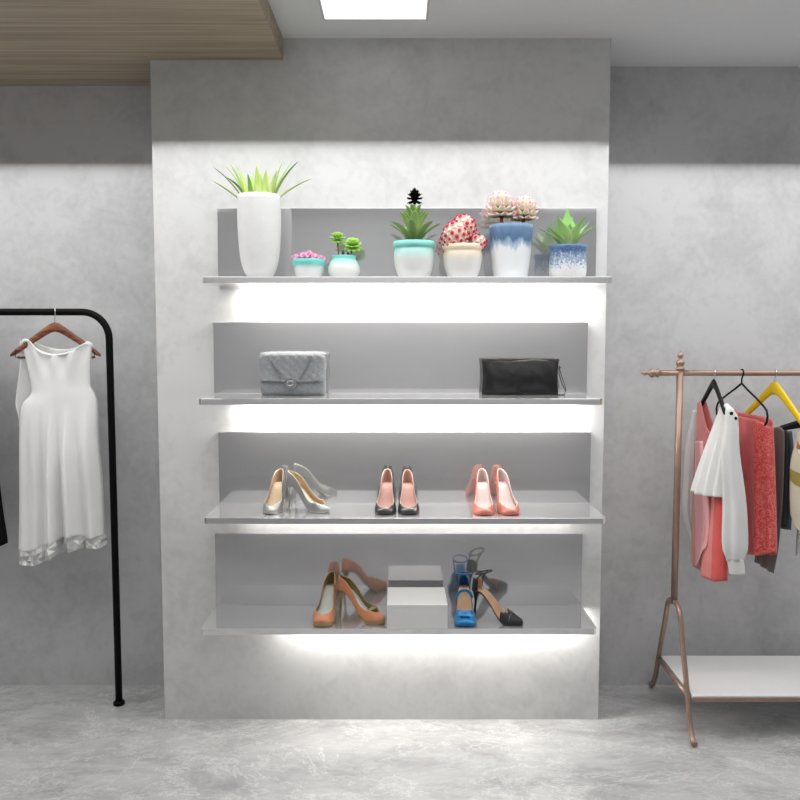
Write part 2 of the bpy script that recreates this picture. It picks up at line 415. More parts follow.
for (dx, dy, h, s_, st, tl) in [(-6.5 * k, .01, 18.5 * k, 1.0, (-5 * k, 0), .2), (9 * k, -.01, 11.5 * k, 1.12, (6 * k, 0), .45)]:
    b = MB(); b.tube([(st[0], st[1], 20 * k), (lerp(st[0], dx, .5), dy * .5, 20 * k + h * .5), (dx, dy, 20 * k + h)], [.0028, .0026, .003], 8)
    b.build('stem', M['stem'], r)
    b = MB()
    base = Matrix.Translation((dx, dy, 20 * k + h)) @ Matrix.Rotation(tl, 4, 'X')
    for ring, (nl, a0, L) in enumerate([(9, -22, .033), (9, 6, .033), (8, 32, .030), (7, 55, .025), (4, 75, .02)]):
        for j in range(nl):
            az = 2 * PI * j / nl + ring * .4
            b.leaf(base @ mpos(0, 0, ring * .002, az), L * s_, .0098 * s_, .006 * s_, math.radians(a0), math.radians(a0 + 22), fat, n=7)
    b.build('rosette', M['lime'], r)
for (dx, h) in [(-.002, .028), (.016, .024), (-.022, .012)]:
    b = MB()
    for j in range(4): b.leaf(mpos(dx, -.012, 19.5 * k, j * PI / 2 + .4), h, .006, .005, math.radians(78), math.radians(95), fat, n=6)
    b.build('sprout', M['darkleaf'], r)

# 4 turquoise-rimmed pot with agave and black flower
YA = 3.125; k = YA / FPX
r = scan('potted_agave', 'turquoise-rimmed white pot with green agave topped by a black flower', 414, YA)
M['turq3'] = tmat('aqua_rim_glaze', [(0, (.70, .70, .685, 1)), (.5, (.70, .71, .69, 1)), (.68, srgb(190, 230, 222)), (.86, srgb(140, 220, 212)), (1, srgb(130, 215, 208))], .3, .15, 25)
prof = dense([(0, 14.5 * k), (6 * k, 17.3 * k), (16 * k, 19.4 * k), (25 * k, 19.8 * k), (30 * k, 18.7 * k)], 14) + [(20.6 * k, 30.6 * k), (21 * k, 33 * k), (20.6 * k, 35.2 * k), (19.8 * k, 36 * k)]
pot(r, prof, M['turq3'], 33 * k, 18 * k)
M['agave'] = tmat('agave_leaf', [(0, srgb(90, 120, 60)), (.5, srgb(142, 172, 100)), (1, srgb(125, 158, 90))], .5, .2, 60)
blade = lambda u: (1.0 - .25 * (1 - u)) * (1 - u ** 3.2) ** .7 if u < 1 else 0
b = MB()
for ring, (nl, a0, L, z0, w) in enumerate([(7, 44, .120, 0, .022), (6, 68, .125, .004, .025), (5, 66, .080, .05, .021), (5, 58, .054, .088, .016), (5, 52, .034, .118, .012)]):
    for j in range(nl):
        az = 2 * PI * j / nl + ring * .45 + .1
        b.leaf(mpos(.012 * math.cos(az), .012 * math.sin(az), 33 * k + z0, az), L, w, .004, math.radians(a0 + 14), math.radians(a0 - 22), blade, n=10, keel=.4)
b.build('foliage', M['agave'], r)
b = MB(); b.tube([(0, 0, 33 * k), (.0, 0, 33 * k + .06), (.002, 0, 33 * k + .145)], [.006, .0055, .005], 8); b.build('stem', M['agave'], r)
b = MB()
for ring, (nl, a0) in enumerate([(8, -25), (8, 5), (8, 30), (6, 55), (4, 80)]):
    for j in range(nl):
        b.leaf(mpos(.002, 0, 33 * k + .163 + ring * .003, 2 * PI * j / nl + ring * .4), .033, .009, .006, math.radians(a0), math.radians(a0 + 8), blade, n=5)
b.lathe([(.001, -.016), (.009, -.011), (.013, 0), (.009, .012), (.001, .017)], (.002, 0, 33 * k + .168), 12)
M['blk'] = simple('black_petal', (.002, .002, .002, 1), .8, vary=.2, spec=.05)
b.build('flower', M['blk'], r)

# 5 cream pot with red and white cactus
r = scan('potted_cactus', 'cream-rimmed white pot with red-spotted white ball cacti', 462.5, YA)
M['creamglaze'] = tmat('cream_rim_glaze', [(0, (.72, .72, .71, 1)), (.5, (.70, .69, .67, 1)), (.7, srgb(228, 214, 190)), (1, srgb(232, 212, 182))], .35, .2, 25)
prof = dense([(0, 14 * k), (6 * k, 16.5 * k), (15 * k, 18.6 * k), (23 * k, 19 * k), (27 * k, 18 * k)], 14) + [(19 * k, 28 * k), (19.6 * k, 30 * k), (19.3 * k, 32 * k), (18.4 * k, 33 * k)]
pot(r, prof, M['creamglaze'], 30 * k, 16.8 * k)
M['cactus'] = simple('pale_pink_green_cactus', srgb(208, 178, 160), .7, vary=.2, nscale=80, bump=.4)
M['spine'] = simple('white_cactus_wool', srgb(238, 228, 222), .9, vary=.05)
M['crim'] = simple('crimson_bloom', srgb(190, 8, 60), .5, vary=.15)
rnd = random.Random(3)
for (cx, cy, cz, rr, rh, n) in [(-7 * k, -.012, 10 * k, 12 * k, 15 * k, 60), (1 * k, .018, 19 * k, 11.5 * k, 13.5 * k, 56), (15 * k, -.005, 5 * k, 7 * k, 7.5 * k, 30), (-14 * k, .012, 7 * k, 7 * k, 9 * k, 26)]:
    c = Vector((cx, cy, 30 * k + cz)); b = MB(); prof_ = []
    for i in range(13):
        a = -PI / 2 + PI * i / 12; prof_.append((max(.0005, rr * math.cos(a)), rh * math.sin(a)))
    b.lathe(prof_, c, 20)
    for i in range(n):
        zz = 1 - 1.7 * (i + .5) / n; ph = i * 2.39996
        q = math.sqrt(max(0, 1 - zz * zz)); nrm = Vector((q * math.cos(ph), q * math.sin(ph), zz))
        p = c + Vector((nrm.x * rr, nrm.y * rr, nrm.z * rh))
        s_ = .0052 * rnd.uniform(.8, 1.2)
        b.lathe_axis([(s_ * .9, -.002), (s_ * 1.35, .001), (s_ * 1.0, .0035), (s_ * .3, .0045)], p, nrm, 8, 1)
        if i % 5: b.lathe_axis([(s_ * 1.05, .002), (s_ * 1.3, .005), (s_ * .8, .008), (.0004, .0092)], p, nrm, 8, 2)
    b.build('cactus_ball', [M['cactus'], M['spine'], M['crim']], r)

# 6 tall blue-topped pot with two artichoke rosettes
YT = 3.15; k = YT / FPX
r = scan('potted_succulent', 'tall tapered pot, blue top over white, with two pink-tipped artichoke-like rosettes', 510.5, YT)
M['blueglaze'] = tmat('blue_glaze_dripping_over_white', [(0, (.74, .76, .77, 1)), (.52, (.76, .78, .79, 1)), (.60, srgb(165, 185, 205)), (.72, srgb(78, 110, 145)), (1, srgb(105, 135, 165))], .4, .5, 45, bump=.2, bscale=70, nstretch=(1, 1, .35))
prof = [(16.5 * k, 0), (18.2 * k, 12 * k), (19.8 * k, 26 * k), (20.8 * k, 38 * k), (21.6 * k, 50 * k), (21.4 * k, 52.5 * k)]
prof = dense([(z_, r_) for r_, z_ in prof], 14)
pot(r, prof, M['blueglaze'], 49.5 * k, 19.6 * k)
M['arti'] = tmat('pink_tipped_cream_leaf', [(0, srgb(120, 130, 80)), (.25, srgb(215, 215, 175)), (.75, srgb(240, 228, 215)), (.9, srgb(225, 130, 160)), (1, srgb(200, 70, 120))], .5, .12, 80)
for (cx, cy, cz, R_) in [(-10.5 * k, -.005, 24 * k, 14 * k), (13.5 * k, .01, 20.5 * k, 13 * k)]:
    b = MB(); b.tube([(cx * .8, cy, 49 * k), (cx, cy, 49 * k + cz - R_ * .6)], [.006, .008], 10); b.build('stem', M['stem'], r)
    b = MB(); c = Vector((cx, cy, 49 * k + cz))
    for ring, (nl, a0, zo, L, ro) in enumerate([(9, -25, -.45, .78, .40), (10, -8, -.25, .85, .38), (10, 10, -.05, .85, .34), (9, 28, .12, .80, .30), (8, 46, .25, .72, .22), (6, 62, .35, .60, .14), (3, 78, .42, .5, .04)]):
        for j in range(nl):
            m4 = Matrix.Translation(c + Vector((0, 0, zo * R_ * 1.45 - .1 * R_))) @ Matrix.Rotation(2 * PI * j / nl + ring * .31, 4, 'Z') @ Matrix.Translation((R_ * ro, 0, 0))
            b.leaf(m4, R_ * L, R_ * .25, R_ * .20, math.radians(a0), math.radians(a0 + 75), fat, n=7)
    b.build('rosette', M['arti'], r)

# 7 short speckled blue pot with broad green leaves
r = scan('potted_aloe', 'short blue-speckled pot with broad pointed light-green leaves', 567.5, YA); k = YA / FPX
M['speckle'] = tmat('blue_speckled_glaze', [(0, (.66, .64, .62, 1)), (.25, (.70, .70, .70, 1)), (.45, srgb(175, 190, 205)), (.52, srgb(50, 78, 115)), (.62, srgb(180, 195, 212)), (.72, srgb(58, 90, 130)), (1, srgb(95, 130, 168))], .45, 1.3, 120, bump=.3, bscale=120)
prof = dense([(0, 16 * k), (4 * k, 18 * k), (12 * k, 18.3 * k), (20 * k, 17.8 * k), (26 * k, 17 * k), (29 * k, 18.4 * k), (32 * k, 18.8 * k)], 16)
pot(r, prof, M['speckle'], 29 * k, 16 * k)
M['aloe'] = tmat('light_green_aloe_leaf', [(0, srgb(175, 200, 145)), (.5, srgb(158, 196, 120)), (1, srgb(110, 180, 75))], .4, .12, 60)
b = MB(); broad = lambda u: (.55 + .45 * math.sin(PI * min(1, u * 1.25))) * (1 - u ** 2.6) ** .85 if u < 1 else 0
for az, a0, a1, L, w in [(180, 48, 25, .12, .017), (165, 62, 40, .105, .02), (0, 55, 30, .125, .017), (15, 62, 44, .12, .019), (270, 84, 62, .088, .026), (225, 72, 48, .122, .026),
                         (315, 72, 48, .122, .026), (90, 84, 88, .145, .028), (60, 82, 70, .12, .02), (120, 80, 68, .115, .02), (200, 60, 30, .1, .018), (345, 58, 28, .1, .018)]:
    az = math.radians(az)
    b.leaf(mpos(.012 * math.cos(az), .012 * math.sin(az), 28.5 * k, az), L * 1.08, w * 1.42, .005, math.radians(a0), math.radians(a1), broad, n=12, keel=.3)
b.build('foliage', M['aloe'], r)

# ------------------------------------------------------------ bags
SZ2 = 1.346
M['suede'] = simple('grey_quilted_tweed', (.27, .28, .29, 1), .8, vary=.25, nscale=260, bump=.5, bscale=500)
M['suede2'] = simple('grey_tweed_body', (.22, .23, .24, 1), .8, vary=.25, nscale=260, bump=.5, bscale=500)
M['chain'] = simple('dull_pewter', (.28, .28, .29, 1), .35, metal=.9, vary=.1)
YG = 3.225; k = YG / FPX; xc = P(293.3, 390, YG).x
r = thing('flap_handbag', 'grey quilted flap handbag with chain strap and round clasp', 'handbag', (xc, YG, SZ2))
hw, hh, hd = 32.6 * k, 41.5 * k, .032
def pillow(b, hw, z0, z1, hd, e=5, n=22, mz=12, quilt=0, yoff=0, taper=0, m=0, bulge=.0, front_only=False):
    rings = []
    for i in range(mz + 1):
        v = i / mz; z = lerp(z0, z1, v)
        edge = (1 - abs(2 * v - 1) ** 7) ** .5 if 0 < v < 1 else .35
        w_ = (hw - taper * v) * (.94 + .06 * edge); d_ = hd * (.45 + .55 * edge) * (1 + bulge * math.sin(PI * v))
        ring = []
        for q in range(4 * n):
            a = 2 * PI * q / (4 * n); ca, sa = math.cos(a), math.sin(a)
            x = w_ * math.copysign(abs(ca) ** (2 / e), ca); y = d_ * math.copysign(abs(sa) ** (2 / e), sa)
            if quilt:
                g = abs(math.sin((x + (z - z0)) * PI / .034)) * abs(math.sin((x - (z - z0)) * PI / .034))
                y += math.copysign(quilt * (g ** .5), sa) * min(1, abs(sa) * 2)
            ring.append(Vector((x, y + yoff, z)))
        rings.append(ring)
    b.ring_loft(rings, m)
b = MB(); pillow(b, hw, 0, hh * .97, hd, quilt=.003, mz=26, n=30); b.build('body', M['suede2'], r)
# flap: wraps over the top and down the front, with a rounded lower edge
b = MB(); rings = []
path = [(.030, hh * .62), (.033, hh * .9), (.024, hh * 1.0), (0, hh * 1.02), (-.026, hh * 1.0), (-.0385, hh * .9), (-.040, hh * .7), (-.040, hh * .5), (-.041, hh * .36)]
NX = 60; NP = 40; G = []
for j in range(NP + 1):
    s_ = j / NP * (len(path) - 1); y_ = sinterp([(i, p[0]) for i, p in enumerate(path)], s_); z_ = sinterp([(i, p[1]) for i, p in enumerate(path)], s_)
    row = []
    for i in range(NX + 1):
        u = i / NX * 2 - 1; x_ = u * (hw + .001)
        dip = 0.006 * (1 - abs(u)) if s_ > 5 else 0
        zz = z_ - dip * sstep((s_ - 5) / 3); yy = y_
        g = (abs(math.sin((x_ + zz) * PI / .034)) * abs(math.sin((x_ - zz) * PI / .034))) ** .5 * .0055 * (1 - abs(u) ** 12)
        if s_ > 4: yy -= g
        elif s_ > 2: zz += g * .5
        yy += .007 * abs(u) ** 8 * (1 if s_ > 4 else -1 if s_ < 2 else 0)
        row.append(b.vert((x_, yy, zz - .006 * abs(u) ** 10 * (2 <= s_ <= 4.6))))
    G.append(row)
for j in range(NP):
    for i in range(NX): b.face((G[j][i], G[j][i + 1], G[j + 1][i + 1], G[j + 1][i]))
b.build('flap', M['suede'], r, solid=.004)
b = MB()
def chain(b, pts, n, R=.0042, rr=.0011):
    pts = [Vector(p) for p in pts]
    for i in range(n):
        s_ = i / (n - 1) * (len(pts) - 1); a = min(int(s_), len(pts) - 2); p = pts[a].lerp(pts[a + 1], s_ - a)
        d = (pts[a + 1] - pts[a]).normalized(); up = Vector((0, 1, 0)) if i % 2 else d.cross(Vector((0, 1, 0))).normalized()
        sd = up; cc = [p + d * R * 1.4 * math.cos(t_) + (d.cross(up)).normalized() * R * .8 * math.sin(t_) for t_ in [2 * PI * q / 10 for q in range(10)]]
        b.tube(cc, rr, 5, closed=True)
chain(b, [(-.090, -.01, hh * 1.035), (-.088, -.043, hh * .93), (-.062, -.0495, hh * .66), (-.040, -.0505, hh * .42)], 20)
b.build('chain_strap', M['chain'], r); b = MB()
chain(b, [(.078, -.01, hh * 1.035), (.078, -.043, hh * .93), (.058, -.0495, hh * .66), (.034, -.0505, hh * .42)], 20)
b.build('chain_strap', M['chain'], r)
b = MB(); b.lathe_axis([(.021, 0), (.0225, .002), (.0225, .005), (.020, .007), (.017, .0065), (.001, .0065)], (-.005, -.044, hh * .30), (0, -1, 0), 32)
cl = b.build('clasp', M['chain'], r)
b = MB()
for s_ in (-1, 1):
    b.tube([(-.005 + s_ * (-.003 + .0085 * math.cos(t_)), -.0515, hh * .30 + .0095 * math.sin(t_)) for t_ in [math.radians(45 + 270 * q / 16) for q in range(17)]] if s_ == 1 else
           [(-.005 + (.003 - .0085 * math.cos(t_)), -.0515, hh * .30 + .0095 * math.sin(t_)) for t_ in [math.radians(45 + 270 * q / 16) for q in range(17)]], .0013, 6)
b.build('emblem', M['steel'], cl)

# black clutch
YG = 3.245; k = YG / FPX; xc = P(520, 390, YG).x
r = thing('wristlet_clutch', 'soft black leather clutch with a thin wrist strap', 'handbag', (xc, YG, SZ2 ))
M['blackleather'] = simple('black_crumpled_leather', (.010, .010, .011, 1), .42, vary=.3, nscale=30, bump=.9, bscale=45, spec=.25)
M['blackleather2'] = simple('dark_zip_tape', (.045, .04, .037, 1), .6, vary=.2)
b = MB(); rings = []
for i in range(19):
    v = i / 18; z = 34.5 * k * v
    d_ = .030 * math.sin(PI * min(1, .12 + v * .86)) ** .8 * (1 - .35 * v) + .003
    ring = []
    for q in range(72):
        a = 2 * PI * q / 72; ca, sa = math.cos(a), math.sin(a)
        x = (38.5 * k - .004 * math.sin(PI * v)) * math.copysign(abs(ca) ** .5, ca)
        y = d_ * math.copysign(abs(sa) ** .8, sa) * (1 + .12 * math.sin(x * 55 + v * 4) * math.sin(v * 5 + x * 20))
        ring.append(Vector((x, y - v * .0, z + .003 * math.sin(x * 30) * v)))
    rings.append(ring)
b.ring_loft(rings); b.build('body', M['blackleather'], r)
b = MB(); b.box((-38.5 * k, -.005, 33 * k), (38.8 * k, .005, 36 * k)); z_ = b.build('zip', M['blackleather2'], r, bevel=.002)
b = MB(); b.tube([(39 * k, 0, 27 * k), (38.5 * k, -.006, 21 * k), (41 * k, -.012, 12 * k), (44.5 * k, -.02, 4 * k), (43 * k, -.028, .002), (34 * k, -.036, .0022), (10 * k, -.04, .003), (0, -.038, .007), (-4 * k, -.036, .020), (-7 * k, -.0335, .038)],
                 .0028, 8, flat=.5)
b.tube([(39 * k, 0, 27 * k), (41 * k, .002, 20 * k), (44 * k, -.004, 11 * k), (45.5 * k, -.014, 4 * k)], .0026, 8, flat=.5)
b.build('wrist_strap', M['blackleather'], r)
b = MB(); b.tube([(38.6 * k, -.003, 28.5 * k), (40 * k, 0, 27 * k), (38.6 * k, .003, 25.5 * k)], .0022, 8); b.build('strap_ring', M['blackpl'], r)

# ------------------------------------------------------------ white box on the lowest shelf
za = .487; x0 = P(387, 629, 3.035).x; x1 = P(447.5, 629, 3.035).x; zt = P(400, 605, 3.035).z
r = thing('display_box', 'white glossy display box on the lowest shelf, between the tan and blue heels', 'box', ((x0 + x1) / 2, 3.14, za))
b = MB(); b.box((x0 - (x0 + x1) / 2, -.105, 0), (x1 - (x0 + x1) / 2, .115, zt - za - .012)); b.build('body', M['white_gloss'], r, bevel=.001)
b = MB(); b.box((x0 - (x0 + x1) / 2, -.105, zt - za - .0115), (x1 - (x0 + x1) / 2, .115, zt - za)); b.build('lid', M['white_gloss'], r, bevel=.001)

# ------------------------------------------------------------ shoes
def shoe(label, cat, loc, rz, mats, L=.205, hh=.088, toe='point', plat=0., vamp=.24, back=True, side=True, capS=.33, heelr=.0045, name='high_heel_pump', hmat=None, group=None,
         wall=1.0, mirror=1, parts_label=None):
    r = thing(name, label, cat, loc, rz, group)
    Wt = {'point': [(0, .0008), (.02, .009), (.06, .017), (.13, .026), (.22, .034), (.32, .0375), (.42, .035), (.55, .028), (.68, .025), (.8, .0205), (.9, .0180), (.95, .0145), (.98, .009), (1, .0006)],
          'round': [(0, .0015), (.015, .017), (.05, .027), (.12, .034), (.22, .0395), (.32, .040), (.42, .036), (.55, .029), (.68, .026), (.8, .0205), (.9, .0180), (.95, .0145), (.98, .009), (1, .0006)],
          'square': [(0, .020), (.012, .028), (.05, .033), (.12, .037), (.22, .040), (.32, .040), (.42, .036), (.55, .029), (.68, .026), (.8, .0205), (.9, .0180), (.95, .0145), (.98, .009), (1, .0006)]}[toe]
    W_ = lambda s_: sinterp(Wt, s_)
    base = lambda s_: plat * (1 - sstep((s_ - .36) / .12)) + .004 + .006 * max(0, 1 - s_ / .14) ** 2 + max(0, hh - .004) * sstep((s_ - .27) / .56) ** .92
    Hd = lambda s_: wall * sinterp([(0, .0006), (.012, .009), (.05, .017), (.12, .025), (.2, .033), (.26, .038), (.34, .034), (.48, .031), (.62, .036), (.8, .045), (.92, .052), (1, .055)], s_)
    fm = lambda s_: math.radians(lerp(90, 38, min(1, max(0, (s_ - vamp) / .12)) ** .42) + 16 * sstep((s_ - .8) / .15))
    ss = [0, .008, .02, .04, .07, .1, .14, .18, .21, .24, .26, .28, .3, .33, .37, .42, .48, .54, .6, .66, .72, .78, .84, .89, .93, .96, .98, .992, 1]
    ss = sorted(set(ss + [vamp + q for q in (0, .0015, .005, .012, .022, .04, .07)]))
    X = lambda s_: L / 2 - s_ * L
    def upper(rng, nm, mm, h=1.0):
        sel = [s_ for s_ in ss if rng[0] <= s_ <= rng[1]]
        b = MB(); N = 7
        for sgn in (1, -1):
            rows = []
            for s_ in sel:
                w_, z0, h_, f_ = W_(s_), base(s_), Hd(s_) * h, fm(s_)
                a_h = h_ / math.sin(f_)
                lean = .10 * sstep((s_ - .85) / .15)
                rows.append([b.vert((X(s_) + lean * L * .35 * (q / N) ** 1.5, sgn * w_ * math.cos(f_ * q / N), z0 + a_h * math.sin(f_ * q / N)), s_) for q in range(N + 1)])
            for i in range(len(rows) - 1):
                for q in range(N):
                    f = (rows[i][q], rows[i + 1][q], rows[i + 1][q + 1], rows[i][q + 1])
                    b.face(f if sgn == 1 else f[::-1])
        return b.build(nm, mm, r, solid=.0022, weld=True, moff=1)
    if side: up = upper((0, 1), 'upper', [mats['upper'], mats['lining']])
    else:
        up = upper((0, capS), 'toe_cap', [mats['upper'], mats['lining']], 1.05)
        if back: upper((.84, 1), 'heel_counter', [mats['upper'], mats['lining']], .9)
    # insole
    b = MB(); rows = []
    for s_ in ss:
        w_ = W_(s_) * .95
        rows.append([b.vert((X(s_) * .992, w_ * q / 4, base(s_) + .0025 + .0015 * (q / 4) ** 2), s_) for q in range(-4, 5)])
    for i in range(len(rows) - 1):
        for q in range(8): b.face((rows[i][q], rows[i][q + 1], rows[i + 1][q + 1], rows[i + 1][q]))
    b.build('insole', [mats['insole']], r, solid=.002)
    # outsole
    b = MB(); rings = []
    for s_ in ss:
        w_ = W_(s_) * 1.0 + .0008; zt_ = base(s_) + .001; zb = .0002 + .006 * max(0, 1 - s_ / .14) ** 2 * .8 if s_ <= .3 else max(0, base(s_) - .004 - plat * (1 - sstep((s_ - .36) / .12)))
        if s_ <= .36: zb = min(zb, .005)
        rings.append([Vector((X(s_), -w_, zt_)), Vector((X(s_), -w_ * .97, lerp(zb, zt_, .15))), Vector((X(s_), -w_ * .9, zb)), Vector((X(s_), w_ * .9, zb)), Vector((X(s_), w_ * .97, lerp(zb, zt_, .15))), Vector((X(s_), w_, zt_))])
    b.ring_loft(rings); b.build('sole', mats['sole'], r)
    # heel
    b = MB(); rings = []; HZ = hh + .002
    for i in range(12):
        v = i / 11; z = lerp(HZ, 0, v)
        rx = lerp(.021, heelr, min(1, v * 2.4) ** .55); ry = lerp(.022, heelr, min(1, v * 2.4) ** .6)
        cx_ = X(.90) - lerp(0, .010, v ** .7)
        rings.append([Vector((cx_ + rx * math.cos(2 * PI * q / 16), ry * math.sin(2 * PI * q / 16), z)) for q in range(16)])
    b.ring_loft(rings); b.build('heel', hmat or mats['sole'], r)
    return r, W_, base, X, Hd

def mset(u, li, ins, so): return {'upper': u, 'lining': li, 'insole': ins, 'sole': so}
nude = simple('nude_leather_lining', srgb(196, 174, 146), .5, vary=.05)
silver = simple('silver_patent', (.42, .42, .40, 1), .22, metal=.7, vary=.05)
mclear = simple('silver_mesh_upper', (.36, .36, .35, 1), .28, metal=.6, vary=.05)
pinkl = simple('dusty_pink_lining', srgb(186, 146, 136), .45, vary=.05)
dgrey = simple('charcoal_patent', (.03, .032, .035, 1), .2, vary=.1)
rose = simple('rose_trim', srgb(206, 172, 160), .45, vary=.05)
coral = simple('coral_leather', srgb(192, 114, 98), .35, vary=.06)
palep = simple('pale_pink_lining', srgb(218, 198, 194), .45, vary=.04)
tan = simple('tan_leather', srgb(198, 130, 92), .4, vary=.08)
olive = simple('bronze_gold_leather', srgb(150, 130, 90), .35, metal=.35, vary=.08)
paleg = simple('pale_grey_insole', srgb(205, 208, 200), .5, vary=.04)
bluep = simple('bright_blue_satin', srgb(0, 128, 190), .25, vary=.25, nscale=25, sheen=.2)
bluel = simple('deep_blue_lining', srgb(30, 90, 140), .4, vary=.1)
blk = simple('black_suede', (.010, .010, .012, 1), .6, vary=.2)
tanin = simple('tan_insole', srgb(190, 152, 120), .5, vary=.06)
S3, S4 = .905, .487
def at_shelf(px, Y, z):
    """floor point of a shelf at depth Y in the column px of the photograph"""
    return (P(px, 500, Y).x, Y, z)
def place(px, Y, z):
    x = (px - 400) / FPX * (Y * cT + (CH - z) * sT)
    return (x, Y, z)
D = math.radians
def pumppos(px, Y, z): return place(px, Y, z)
ms = mset(mclear, nude, nude, silver)
shoe('left silver pump of the pointed pair with nude lining, toe toward the viewer', 'shoe', pumppos(275.5, 3.175, S3), D(-97), ms, L=.19, hh=.092, vamp=.12, group='silver pumps')
shoe('right silver pump of the pointed pair with nude lining, toe turned to the right', 'shoe', pumppos(308, 3.165, S3), D(-30), ms, L=.20, hh=.092, vamp=.13, group='silver pumps')
mp_ = mset(dgrey, rose, pinkl, dgrey)
shoe('left pump of the charcoal-toed pair with dusty pink lining', 'shoe', pumppos(386.2, 3.17, S3), D(-93), mp_, L=.19, hh=.092, toe='round', vamp=.075, group='charcoal pumps with pink lining')
shoe('right pump of the charcoal-toed pair with dusty pink lining', 'shoe', pumppos(408.2, 3.17, S3), D(-88), mp_, L=.19, hh=.089, toe='round', vamp=.075, group='charcoal pumps with pink lining')
mc = mset(coral, palep, palep, coral)
shoe('left pump of the coral pair with pale pink lining', 'shoe', pumppos(483, 3.165, S3), D(-92), mc, L=.195, hh=.093, toe='round', vamp=.075, group='coral pumps')
shoe('right pump of the coral pair with pale pink lining', 'shoe', pumppos(505.3, 3.165, S3), D(-82), mc, L=.195, hh=.093, toe='round', vamp=.075, group='coral pumps')
mt = mset(tan, olive, paleg, olive)
shoe('left tan platform pump, toe toward the viewer, on the lowest shelf', 'shoe', pumppos(327, 3.14, S4), D(-99), mt, L=.20, hh=.105, toe='round', plat=.010, vamp=.14, group='tan platform pumps')
tr, W_, bs, X_, Hd_ = shoe('right tan platform pump with a small bow, toe turned to the right', 'shoe', pumppos(361, 3.13, S4), D(-30), mt, L=.215, hh=.105, toe='point', plat=.010, vamp=.15, group='tan platform pumps')
b = MB()
zb = bs(.27) + .032
for s_ in (-1, 1):
    for q in (0, 1):
        m4 = Matrix.Translation((X_(.27), 0, zb)) @ Matrix.Rotation(s_ * PI / 2 + (.5 if q else -.3) * s_, 4, 'Z')
        b.leaf(m4, .024, .008, .005, .5, -.1, fat, n=6)
b.lathe([(.001, -.004), (.005, -.002), (.005, .004), (.001, .006)], (X_(.27), 0, zb), 10)
b.build('bow', olive, tr)
# blue sandal facing the viewer
mb_ = mset(bluep, bluel, tanin, bluel)
br_, W_, bs, X_, Hd_ = shoe('bright blue satin high-heel sandal, toe toward the viewer', 'shoe', pumppos(464.5, 3.14, S4), D(-92), mb_, L=.195, hh=.10, toe='square', plat=.004, vamp=.26, side=False, capS=.33, name='high_heel_sandal')
b = MB(); s_ = .63; w_ = W_(s_) + .002
b.tube([(X_(s_), w_ * math.cos(t_), bs(s_) + .03 * math.sin(t_)) for t_ in [PI * q / 14 for q in range(15)]], .0055, 8, flat=.3); b.build('instep_strap', bluep, br_)
b = MB(); cx_, cz_ = X_(.93), bs(.93) + .062
b.tube([(cx_ + .030 + .036 * math.cos(t_), .030 * math.sin(t_), cz_ + .006 * math.cos(t_)) for t_ in [2 * PI * q / 24 for q in range(24)]], .0028, 8, closed=True)
for s_ in (-1, 1): b.tube([(X_(.90), s_ * .024, bs(.9) + .02), (X_(.88), s_ * .028, bs(.9) + .045), (cx_ + .02, s_ * .029, cz_)], .0028, 8)
b.build('ankle_strap', bluel, br_)
b = MB()
for s_ in (-1, 1):
    b.leaf(Matrix.Translation((X_(.10), 0, bs(.1) + .030)) @ Matrix.Rotation(s_ * PI / 2, 4, 'Z'), .033, .010, .005, .25, -.35, fat, n=7)
b.build('toe_band', simple('pale_blue_band', srgb(60, 150, 215), .25, vary=.1), br_)
# black slingback to its right
mk = mset(blk, tanin, tanin, blk)
kr, W_, bs, X_, Hd_ = shoe('black suede high-heel slingback beside the blue sandal, toe turned to the right', 'shoe', pumppos(497, 3.12, S4), D(-32), mk, L=.215, hh=.105, toe='point', vamp=.24, side=False, capS=.37, name='high_heel_slingback', back=True)
b = MB(); cx_, cz_ = X_(.9), bs(.9) + .075
b.tube([(cx_ + .028 + .034 * math.cos(t_), .028 * math.sin(t_), cz_ + .010 * math.cos(t_)) for t_ in [2 * PI * q / 24 for q in range(24)]], .0024, 8, closed=True)
for s_ in (-1, 1): b.tube([(X_(.86), s_ * .025, bs(.86) + .01), (X_(.84), s_ * .028, bs(.86) + .05), (cx_ + .03, s_ * .028, cz_)], .0024, 8)
b.build('ankle_strap', blk, kr)
b = MB(); b.tube([(X_(.2), -.036, bs(.2) + .012), (X_(.21), -.018, bs(.2) + .032), (X_(.21), 0, bs(.2) + .0375), (X_(.21), .018, bs(.2) + .032), (X_(.2), .036, bs(.2) + .012)], .0016, 6)
b.tube([(X_(.34), -.038, bs(.34) + .012), (X_(.33), -.02, bs(.34) + .030), (X_(.325), 0, bs(.34) + .036), (X_(.33), .02, bs(.34) + .03), (X_(.34), .038, bs(.34) + .012)], .0016, 6)
b.build('piping', simple('grey_piping', (.14, .14, .14, 1), .3, metal=.4), kr)

# ------------------------------------------------------------ left black rack
YR = 3.46; zB = P(0, 312, YR).z; xr = -1.203; R0 = .0145
r = thing('garment_rack', 'black round-tube clothes rack with a rounded corner, beside the white dress', 'clothes rack', (xr, YR, 0))
b = MB(); pts = [(0, 0, .006), (0, 0, .6), (0, 0, 1.2), (0, 0, zB - .11)]
for i in range(1, 10):
    a = PI / 2 * i / 9; pts.append((-.11 + .11 * math.cos(a), 0, zB - .11 + .11 * math.sin(a)))
LX = 1.35
pts += [(-.5, 0, zB), (-LX + .11, 0, zB)]
for i in range(1, 10):
    a = PI / 2 + PI / 2 * i / 9; pts.append((-LX + .11 + .11 * math.cos(a), 0, zB - .11 + .11 * math.sin(a)))
pts += [(-LX, 0, .9), (-LX, 0, .006)]
b.tube(pts, R0, 20); b.build('frame', M['black'], r)
for xx in (0, -LX):
    b = MB(); b.lathe([(.021, 0), (.024, .002), (.024, .012), (.019, .017), (.014, .018)], (xx, 0, 0), 24); b.build('foot', M['black'], r)

